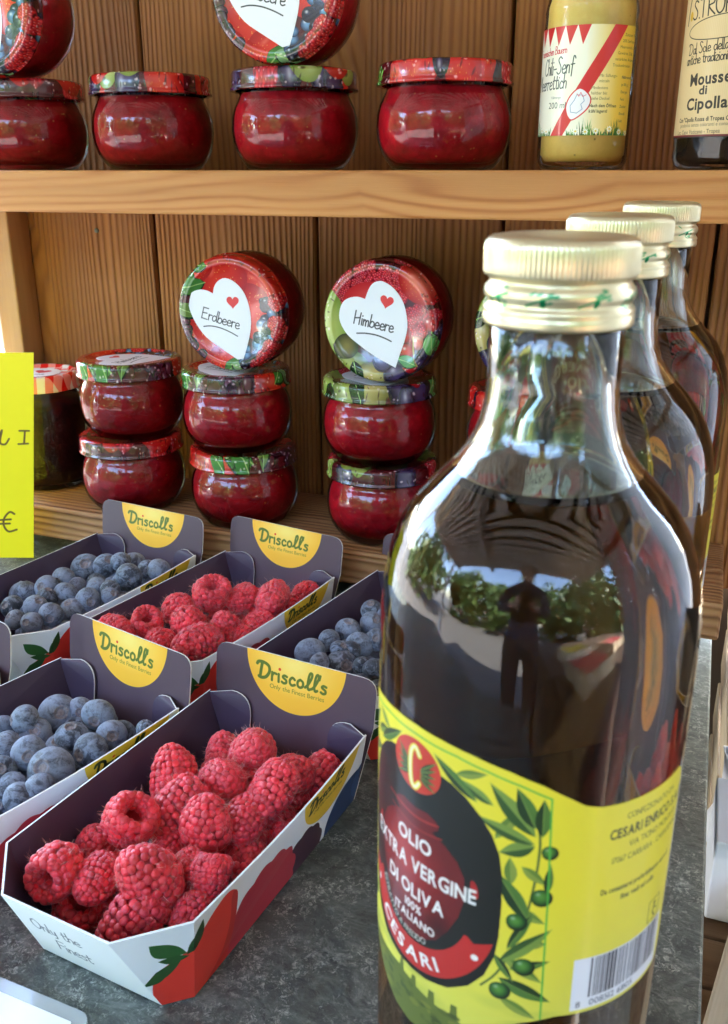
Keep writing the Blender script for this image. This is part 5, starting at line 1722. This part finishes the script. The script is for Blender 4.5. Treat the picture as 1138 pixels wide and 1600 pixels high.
# ------------------------------------------------------------------ blueberries
def blue_mat():
    m, nt, p = new_mat('blueberry')
    t = NT(nt)
    v = t.coords()
    oi = t.n('ShaderNodeObjectInfo')
    n1 = t.noise(v, 1.9, 7, .72, .8); n2 = t.noise(v, 7.5, 6, .78)
    n3 = t.noise(t.coords(scale=(1, 1, .35)), 1.2, 5, .66, 1.6)
    mk = t.math('ADD', t.math('MULTIPLY', n1, .75), t.math('MULTIPLY', n3, .75))
    mk = t.math('SUBTRACT', mk, .22)
    mk = t.math('ADD', mk, t.math('MULTIPLY_ADD', oi.outputs['Random'], .16, -.10))
    bl = t.ramp(mk, [(.43, 0.0), (.49, .5), (.60, 1.0)])
    bl = t.math('MULTIPLY', bl, t.ramp(n2, [(.25, .55), (.55, 1.0)]))
    c = t.mix(bl, (.020, .024, .040), (.25, .285, .37))
    hue = t.mix(t.ramp(oi.outputs['Random'], [(.2, 0.0), (1.0, .35)]), c, (.17, .17, .25))
    at = t.n('ShaderNodeAttribute', attribute_name='crown')
    c = t.mix(at.outputs['Fac'], hue, t.ramp(n2, [(.3, (.12, .07, .06)), (.7, (.42, .33, .32))]))
    t.l(c, p.inputs['Base Color'])
    t.l(t.ramp(bl, [(0, .34), (1, .62)]), p.inputs['Roughness'])
    p.inputs['Sheen Weight'].default_value = .15
    t.l(t.bump(t.math('ADD', n1, n2), .3, .05), p.inputs['Normal'])
    return m
M_blue = blue_mat()
def blue_mesh(seed):
    rg = random.Random(seed)
    prof = [(0, .80), (.10, .79), (.17, .775), (.215, .80), (.25, .885), (.30, .955), (.345, .945), (.40, .905), (.52, .84), (.66, .74), (.80, .58), (.91, .38), (.985, .15), (1.0, -.06), (.965, -.30), (.87, -.53), (.72, -.72), (.52, -.86), (.28, -.94), (.10, -.955), (.03, -.93), (0, -.92)]
    seg = 40
    verts, faces, att = [], [], []
    lob = rg.uniform(0, 6)
    for i, (r, z) in enumerate(prof):
        for j in range(seg):
            a = 2 * math.pi * j / seg
            k_ = 1 + .025 * math.sin(2 * a + seed) + .012 * math.sin(3 * a + 2 * seed)
            zz = z
            rr = r
            if 3 <= i <= 6:
                st = .5 + .5 * math.cos(5 * a + lob)
                zz = z - (.07 if i in (4, 5) else .03) * (1 - st) + .03 * st * (i == 5)
                rr = r * (1 + .10 * st * (i in (5, 6)))
            verts.append((rr * k_ * math.cos(a), rr * k_ * math.sin(a), zz * (.90 + .04 * (seed % 3))))
            att.append([.9, .85, .6, .3, .55, .8, .3][i] if i < 7 else (.8 if i > 19 else 0))
    n = len(prof)
    for i in range(n - 1):
        for j in range(seg):
            a, b = i * seg + j, i * seg + (j + 1) % seg
            faces.append((a, a + seg, b + seg, b))
    me = mesh('blueberry', verts, faces, M_blue)
    at = me.attributes.new('crown', 'FLOAT', 'POINT'); at.data.foreach_set('value', att)
    return me
BV = [blue_mesh(s) for s in (1, 2, 3, 4, 5)]
rb = random.Random(21)
CAMDIR = Vector((.345, -.938, .35)).normalized()
def put_blue(x, y, z, r, label, group, i, crown=None):
    o = link('blueberry', BV[i % 5]); o.location = (x, y, z); o.scale = (r * rb.uniform(.97, 1.06), r, r * rb.uniform(.86, 1.0))
    if crown is None:
        v = Vector((rb.gauss(0, 1), rb.gauss(0, 1), rb.gauss(0, .8))).normalized()
        if rb.random() < .5: v = (v + CAMDIR * 1.2 + Vector((0, 0, .6))).normalized()
    else: v = Vector(crown)
    o.rotation_mode = 'QUATERNION'; o.rotation_quaternion = v.to_track_quat('Z', 'Y')
    tag(o, label, 'blueberry', group)
for lst, pun, gname, special in ((B2, 1, 'blueberries in the punnet left of the front one', {10: ('largest blueberry near the rim, brown star crown facing up', (.1, -.75, .65)), 5: ('blueberry with its crown tilted up, middle of the left punnet', (.1, -.1, 1)), 1: ('biggest blueberry under the header in the punnet left of the front one', None), 14: ('lone blueberry peeping out by the right end of that header', None)}),
                                  (B4, 3, 'blueberries in the back row punnet by the yellow sign', {0: ('large blueberry on top of the heap by the yellow sign', None), 8: ('large blueberry at the near left of the heap by the yellow sign', None)}),
                                  (B5, 4, 'blueberries in the punnet behind the oil bottle', {6: ('blueberry with its open crown facing the viewer, beside the oil bottle', (.62, -.62, .5)), 0: ('leftmost blueberry in the punnet behind the oil bottle', None)})):
    gl_ = {1: 'blueberry heaped in the punnet left of the front raspberries', 3: 'blueberry heaped in the back row punnet by the yellow sign', 4: 'blueberry heaped in the punnet behind the oil bottle'}[pun]
    RLb = row_labels(lst, pun, 'blueberry', {1: 'left punnet', 3: 'back left punnet', 4: 'punnet by the oil bottle'}[pun])
    for i, (x, y, z, r) in enumerate(lst):
        lab, cr = special.get(i, (RLb[i].replace(' on top', '') if pun == 4 else RLb[i], None))
        put_blue(x, y, z - .003, r, lab, gname, i, cr)
# lower layers that hide the punnet floors
def fill(pi, z, dx, kind, gname, lab, jit=.002):
    (px, py), yaw, _ = punnets[pi]
    c_, s_ = math.cos(yaw), math.sin(yaw)
    rg = random.Random(pi * 10 + int(z * 1000))
    v = -.014; row = 0
    while v > -LN + .043:
        u = -WB + .019 + (row % 2) * dx * .5
        while u < WB - .016:
            lim = WB - .0225 - 1.1 * (max(0, (-v) - (LN - CVy - .032)))
            if abs(u) < lim:
                uu, vv = u + rg.uniform(-jit, jit), v + rg.uniform(-jit, jit)
                x, y = px + uu * c_ - vv * s_, py + uu * s_ + vv * c_
                if kind == 'r': put_rasp(x, y, z + rg.uniform(-.002, .002), rg.uniform(.0095, .0106), (rg.gauss(0, 1), rg.gauss(0, 1), rg.gauss(0, .5)), lab, gname, rg.randrange(99), rg.choice((1, 3, 5)))
                else: put_blue(x, y, z + rg.uniform(-.002, .002), rg.uniform(.0068, .0082), lab, gname, rg.randrange(99))
            u += dx
        v -= dx * .9; row += 1
fill(0, .0180, .0205, 'r', 'raspberries in the front punnet', SH1)
fill(2, .0190, .0205, 'r', 'raspberries in the back row punnet', 'raspberry low in the back row heap, near the front rim')
for pi, g_, l_ in ((1, 'blueberries in the punnet left of the front one', 'blueberry heaped in the punnet left of the front raspberries'), (3, 'blueberries in the back row punnet by the yellow sign', 'blueberry heaped in the back row punnet by the yellow sign'), (4, 'blueberries in the punnet behind the oil bottle', 'blueberry heaped in the punnet behind the oil bottle')):
    fill(pi, .0235, .0152, 'b', g_, l_)

# nothing may stick through the card: nudge berries inward and up until they clear the walls
def settle(o, pi):
    (px, py), yaw, _ = punnets[pi]
    n = len(o.data.vertices)
    co = np.empty(n * 3, np.float32); o.data.vertices.foreach_get('co', co); co = co.reshape(-1, 3)
    if len(co) > 3000: co = co[::3]
    q = o.rotation_quaternion.to_matrix()
    W = co @ np.array(q).T * o.scale[0]
    c_, s_ = math.cos(yaw), math.sin(yaw)
    for _ in range(4):
        P = W + np.array(o.location)
        dx, dy = P[:, 0] - px, P[:, 1] - py
        u = c_ * dx + s_ * dy; v = -s_ * dx + c_ * dy; z = P[:, 2]
        fl = np.clip((ZF - z) / ZF, 0, 1)
        hw = WB - SI * fl - .0013
        m = z < ZF
        if not m.any(): break
        du = -max(0, (u - hw)[m].max()) + max(0, (-u - hw)[m].max())
        dv = max(0, (-(LN - FI * fl - .0015) - v)[m].max())
        dv -= max(0, (v + .0020 - LNT * z / ZT).max())
        n_ = np.array([CVy, CUx]) / math.hypot(CVy, CUx)
        lim = (WB * n_[0] + (LN - CVy) * n_[1]) - .0125 * fl - .0015
        for sg in (1, -1):
            k_ = max(0, (sg * u * n_[0] - v * n_[1] - lim)[m].max())
            du -= sg * k_ * n_[0]; dv += k_ * n_[1]
        dz = max(0, .0022 - z.min())
        if abs(du) + abs(dv) + dz < 2e-4: break
        o.location.x += du * c_ - dv * s_; o.location.y += du * s_ + dv * c_; o.location.z += dz
for o in list(COL.objects):
    g_ = o.get('group', '')
    for key, pi in (('raspberries in the front', 0), ('raspberries in the back', 2), ('blueberries in the punnet left', 1), ('blueberries in the back', 3), ('blueberries in the punnet behind', 4)):
        if g_.startswith(key): settle(o, pi)

# ------------------------------------------------------------------ yellow price sign, clear card holder
PK = (.42, .32, .12)
def sign():
    W_, H_ = .148, .172
    k_ = 1000
    c = Canvas(0, 0, 148, 172, 7, (1.0, .92, .05))
    c.hand('SAFT', 92, 135, 12, 1.3, PK, sx=1.0)
    c.hand('ROTE', 91, 119, 12, 1.3, PK, sx=1.0)
    c.hand('BROKKOL', 68, 99.5, 12, 1.5, PK, sx=.92)
    c.stroke([(119, 99.5), (123.5, 111), (122, 101), (126, 99.5), (129, 104)], 1.5, PK)
    c.stroke([(137.0, 110.5), (146 - 1.5, 110.5)], 1.4, PK); c.stroke([(141.3, 110.5), (140.6, 100)], 1.5, PK); c.stroke([(136.2, 99.6), (143.8, 100)], 1.4, PK)
    c.hand('250', 86, 24, 17, 1.8, PK)
    c.hand('€', 122, 24, 17, 1.7, PK)
    m = print_mat('price_sign_print', c, .55, .0, bump=.03)
    return c, m
sg_c, M_sign = sign()
Wd = Vector((.938, .345, 0))
SB = Vector((-0.4966, .562, 0.0146))
up_ = Vector((0.0292, -0.0040, 0.1716)).normalized()
ps = tag(empty('price_sign', SB - Wd * .074), 'bright yellow handwritten price sign at the left edge of the table', 'sign')
P_ = [SB - Wd * .148 - Vector((0, 0, 0)), SB, SB + up_ * 0.1741, SB - Wd * .148 + up_ * 0.1741]
P_ = [p - ps.location for p in P_]
slab('sheet', P_, (Wd.cross(up_)), (M_sign, M_sign, M_sign), ([(0, 0), (1, 0), (1, 1), (0, 1)],) * 2, ps, .0005)
# block behind the sheet that holds it clear of the table
zb_ = SB.z
box('foot_block', (-.045, .006, -zb_ / 2 + .004), (.03, .010, zb_ + .008), M_brownw, .001, ps)

M_clear = thin_glass('clear_plastic', (.86, .88, .88), 2.2)
hd_ = tag(empty('card_holder', (-.30, .1700, 0)), 'blank white card in a clear plastic sleeve at the lower left corner', 'card holder')
def rrect(w, h, r, n=6):
    out = []
    for cx, cy, a0 in ((w / 2 - r, h / 2 - r, 0), (-w / 2 + r, h / 2 - r, 90), (-w / 2 + r, -h / 2 + r, 180), (w / 2 - r, -h / 2 + r, 270)):
        for k_ in range(n + 1):
            a = R(a0 + 90 * k_ / n); out.append((cx + r * math.cos(a), cy + r * math.sin(a)))
    return out
def plate(name, w, h, r, z0, z1, mat, parent, off=(0, 0)):
    o2 = rrect(w, h, r); n = len(o2)
    vs = [(x + off[0], y + off[1], z1) for x, y in o2] + [(x + off[0], y + off[1], z0) for x, y in o2]
    fs = [tuple(range(n)), tuple(reversed(range(n, 2 * n)))] + [(i, n + i, n + (i + 1) % n, (i + 1) % n) for i in range(n)]
    return link(name, mesh(name, vs, fs, mat, smooth=False), parent)
mclr, ntc, pcl = new_mat('sleeve_plastic')
pcl.inputs['Base Color'].default_value = (.62, .66, .66, 1); pcl.inputs['Roughness'].default_value = .25; pcl.inputs['Alpha'].default_value = .55; pcl.inputs['Coat Weight'].default_value = .6
plate('sleeve', .200, .100, .006, .0006, .0036, mclr, hd_)
plate('card', .1885, .0885, .0008, .00372, .00400, simple('white_card', (.93, .93, .93), .4), hd_)
hd_.location = (-.2945, .1715, 0); hd_.rotation_euler = (0, 0, R(-3))

# ------------------------------------------------------------------ things beyond the right edge of the table
cr = tag(empty('wooden_crate', (.10, .60, -.30)), 'pale wooden crate standing lower beside the right edge of the table', 'crate')
M_cx = M_crate
def cb(name, c, s, rot=None, mat=None): return box(name, (c[0] - .10, c[1] - .60, c[2] + .30), s, mat or M_cx, .0012, cr, rot=rot)
cb('rail', (.0515, .610, -.014), (.014, .250, .022))
for i, z in enumerate((-.055, -.105, -.155)): cb('slat', (.050, .610, z), (.009, .250, .034))
cb('corner_post', (.064, .493, -.13), (.014, .014, .25)); cb('corner_post', (.064, .727, -.13), (.014, .014, .25))
for i in range(4): cb('slat', (.122, .731, -.03 - i * .05), (.12, .008, .036))
cb('rail', (.190, .610, -.014), (.014, .250, .022))
cb('floor_board', (.12, .61, -.235), (.12, .24, .01))
wc = tag(empty('white_carton', (.074, .455, -.062)), 'small white carton between the table edge and the pale crate', 'box')
box('carton_body', (0, 0, .0255), (.074, .058, .050), M_white_card, .001, wc)
box('tape', (0, 0, .0507), (.018, .058, .0004), simple('packing_tape', (.55, .50, .40), .3), 0, wc)
fl = tag(empty('paper_bag', (.0345, .505, -.055)), 'crumpled white paper bag tucked beside the table edge', 'bag')
vs, fs = [], []
rg = random.Random(4)
for j in range(9):
    for i in range(5):
        t1, t2 = i / 4, j / 8
        z = .052 - .060 * t2 + .004 * math.sin(5 * t1 + 3 * t2)
        y = -.020 + .038 * t1 * (1 - .45 * abs(t2 - .45)) + .006 * math.sin(7 * t2)
        x = .001 + .006 * math.sin(3.1 * t2 + 1.2 * t1) + .008 * (t1 - .5) ** 2 * 4
        vs.append((x, y, z))
for j in range(8):
    for i in range(4):
        a = j * 5 + i; fs.append((a, a + 1, a + 6, a + 5))
pm = mesh('paper', vs, fs, simple('crumpled_paper', (.80, .79, .80), .7, bump=.3, bscale=90), smooth=True)
po = link('paper', pm, fl); sm = po.modifiers.new('thick', 'SOLIDIFY'); sm.thickness = .0006
lb = tag(empty('plank_stack', (.105, .38, -.0715)), 'rough brown planks lying lower than the table at its right edge', 'plank')
for i in range(6):
    box('plank', (-.003, .085 - i * .034, 0.0), (.14, .032, .018), M_brownw, .001, lb)
rl = tag(empty('crate_rail', (.060, .320, -.041)), 'pale wooden batten slanting away from the table edge at the lower right', 'batten')
box('batten', (0, 0, 0), (.052, .23, .03), M_crate, .0015, rl, rot=(0, 0, R(-10.5)))
# ------------------------------------------------------------------ seen past the left end of the shelf
sk_m = simple('cream_cloth', (.30, .25, .17), .85, bump=.4, bscale=30, var=.12)
sk = tag(empty('flour_sack', (-1.38, 1.38, -.86)), 'cream sack out of focus beyond the left end of the shelf', 'sack')
def sackf(a, i): return 1 + .07 * math.sin(5 * a + i * .7) + .04 * math.sin(11 * a + i)
link('sack_body', lathe('sack_body', [(0, .0), (.24, .0), (.30, .08), (.31, .45), (.29, .85), (.26, 1.05), (.20, 1.12), (.08, 1.16), (0, 1.17)], sk_m, 48, radial=sackf), sk)
gb = tag(empty('green_bag', (-1.09, 1.06, -.97)), 'grey green cloth bag out of focus behind the side post', 'bag')
link('bag_body', lathe('bag_body', [(0, 0), (.18, 0), (.22, .1), (.21, .7), (.19, .95), (.12, 1.02), (0, 1.04)], simple('grey_green_cloth', (.085, .09, .07), .9, bump=.4, bscale=30, var=.2), 40, radial=sackf), gb)

# ------------------------------------------------------------------ the person taking the picture, seen only mirrored in the glass
def person():
    sk_ = simple('skin', (.50, .30, .22), .5); sh = simple('dark_shirt', (.035, .04, .07), .85, bump=.3, bscale=60); tr = simple('dark_trousers', (.03, .03, .035), .85); hr = simple('brown_hair', (.05, .03, .02), .6)
    root = tag(empty('person', (-.02, -.72, -.88)), 'person in a dark shirt holding up a phone to photograph the stall', 'person')
    V = [(0, 0, 1.02), (0, 0, 1.18), (0, .01, 1.34), (0, .01, 1.44), (0, .02, 1.52), (0, .03, 1.58), (0, .045, 1.66), (0, .03, 1.73)]
    Rr = [.15, .135, .15, .13, .055, .06, .082, .06]
    E = [(i, i + 1) for i in range(7)]
    def add(p, r, par): V.append(p); Rr.append(r); E.append((par, len(V) - 1)); return len(V) - 1
    for s in (1, -1):
        a = add((.17 * s, 0, 1.41), .06, 3); a = add((.24 * s, .04, 1.20), .045, a); a = add((.10 * s, .28, 1.19), .032, a); a = add((.062 * s, .355, 1.20), .022, a)
        b = add((.058 * s, .385, 1.205), .018, a)
        for k_, (dx, dz, L) in enumerate(((-.004, .030, .05), (-.006, .012, .055), (-.006, -.006, .05), (-.004, -.022, .04))):
            f = add((.052 * s, .405, 1.205 + dz), .0085, b); f = add((.040 * s, .430, 1.207 + dz), .0075, f); add((.022 * s, .438, 1.208 + dz), .0065, f)
        t_ = add((.050 * s, .375, 1.175), .010, b); add((.030 * s, .392, 1.168), .0085, t_)
        l = add((.10 * s, 0, .94), .10, 0); l = add((.11 * s, .02, .52), .065, l); l = add((.11 * s, -.01, .10), .045, l); add((.12 * s, .13, .04), .036, l)
    me = bpy.data.meshes.new('body'); me.from_pydata(V, E, [])
    o = link('body', me, root)
    md = o.modifiers.new('skin', 'SKIN')
    for i, r in enumerate(Rr): me.skin_vertices[0].data[i].radius = (r, r * (.72 if i < 4 else 1))
    me.skin_vertices[0].data[0].use_root = True
    o.modifiers.new('smooth', 'SUBSURF').levels = 2
    o.modifiers['smooth'].render_levels = 2
    bpy.context.view_layer.update()
    dg = bpy.context.evaluated_depsgraph_get()
    m2 = bpy.data.meshes.new_from_object(o.evaluated_get(dg))
    o.modifiers.clear(); o.data = m2
    m2.materials.clear()
    for m in (sk_, sh, tr): m2.materials.append(m)
    for p in m2.polygons:
        c_ = p.center
        p.use_smooth = True
        p.material_index = 2 if c_.z < 1.0 else (0 if (c_.z > 1.50 or c_.y > .33) else 1)
    link('hair', lathe('hair', [(.092, -.03), (.098, .02), (.088, .065), (.055, .098), (0, .108)], hr, 32, radial=lambda a, i: 1 + .04 * math.sin(5 * a)), root, (0, .018, 1.665), (R(18), 0, 0))
    for s in (1, -1):
        link('eye', lathe('eye', [(0, -.011), (.008, -.008), (.011, 0), (.008, .008), (0, .011)], simple('eye_white', (.7, .7, .7), .2), 16), root, (.03 * s, .112, 1.665))
    link('nose', lathe('nose', [(0, -.004), (.012, 0), (.009, .02), (.004, .04), (0, .044)], sk_, 12), root, (0, .125, 1.628), (R(-14), 0, 0))
    ph = tag(empty('phone', (-.02, -.295, .325), (R(-20), 0, 0)), 'dark phone held upright in both hands of the person', 'phone')
    box('phone_body', (0, 0, 0), (.073, .008, .148), simple('phone_black', (.02, .02, .022), .25, coat=.5), .003, ph)
person()
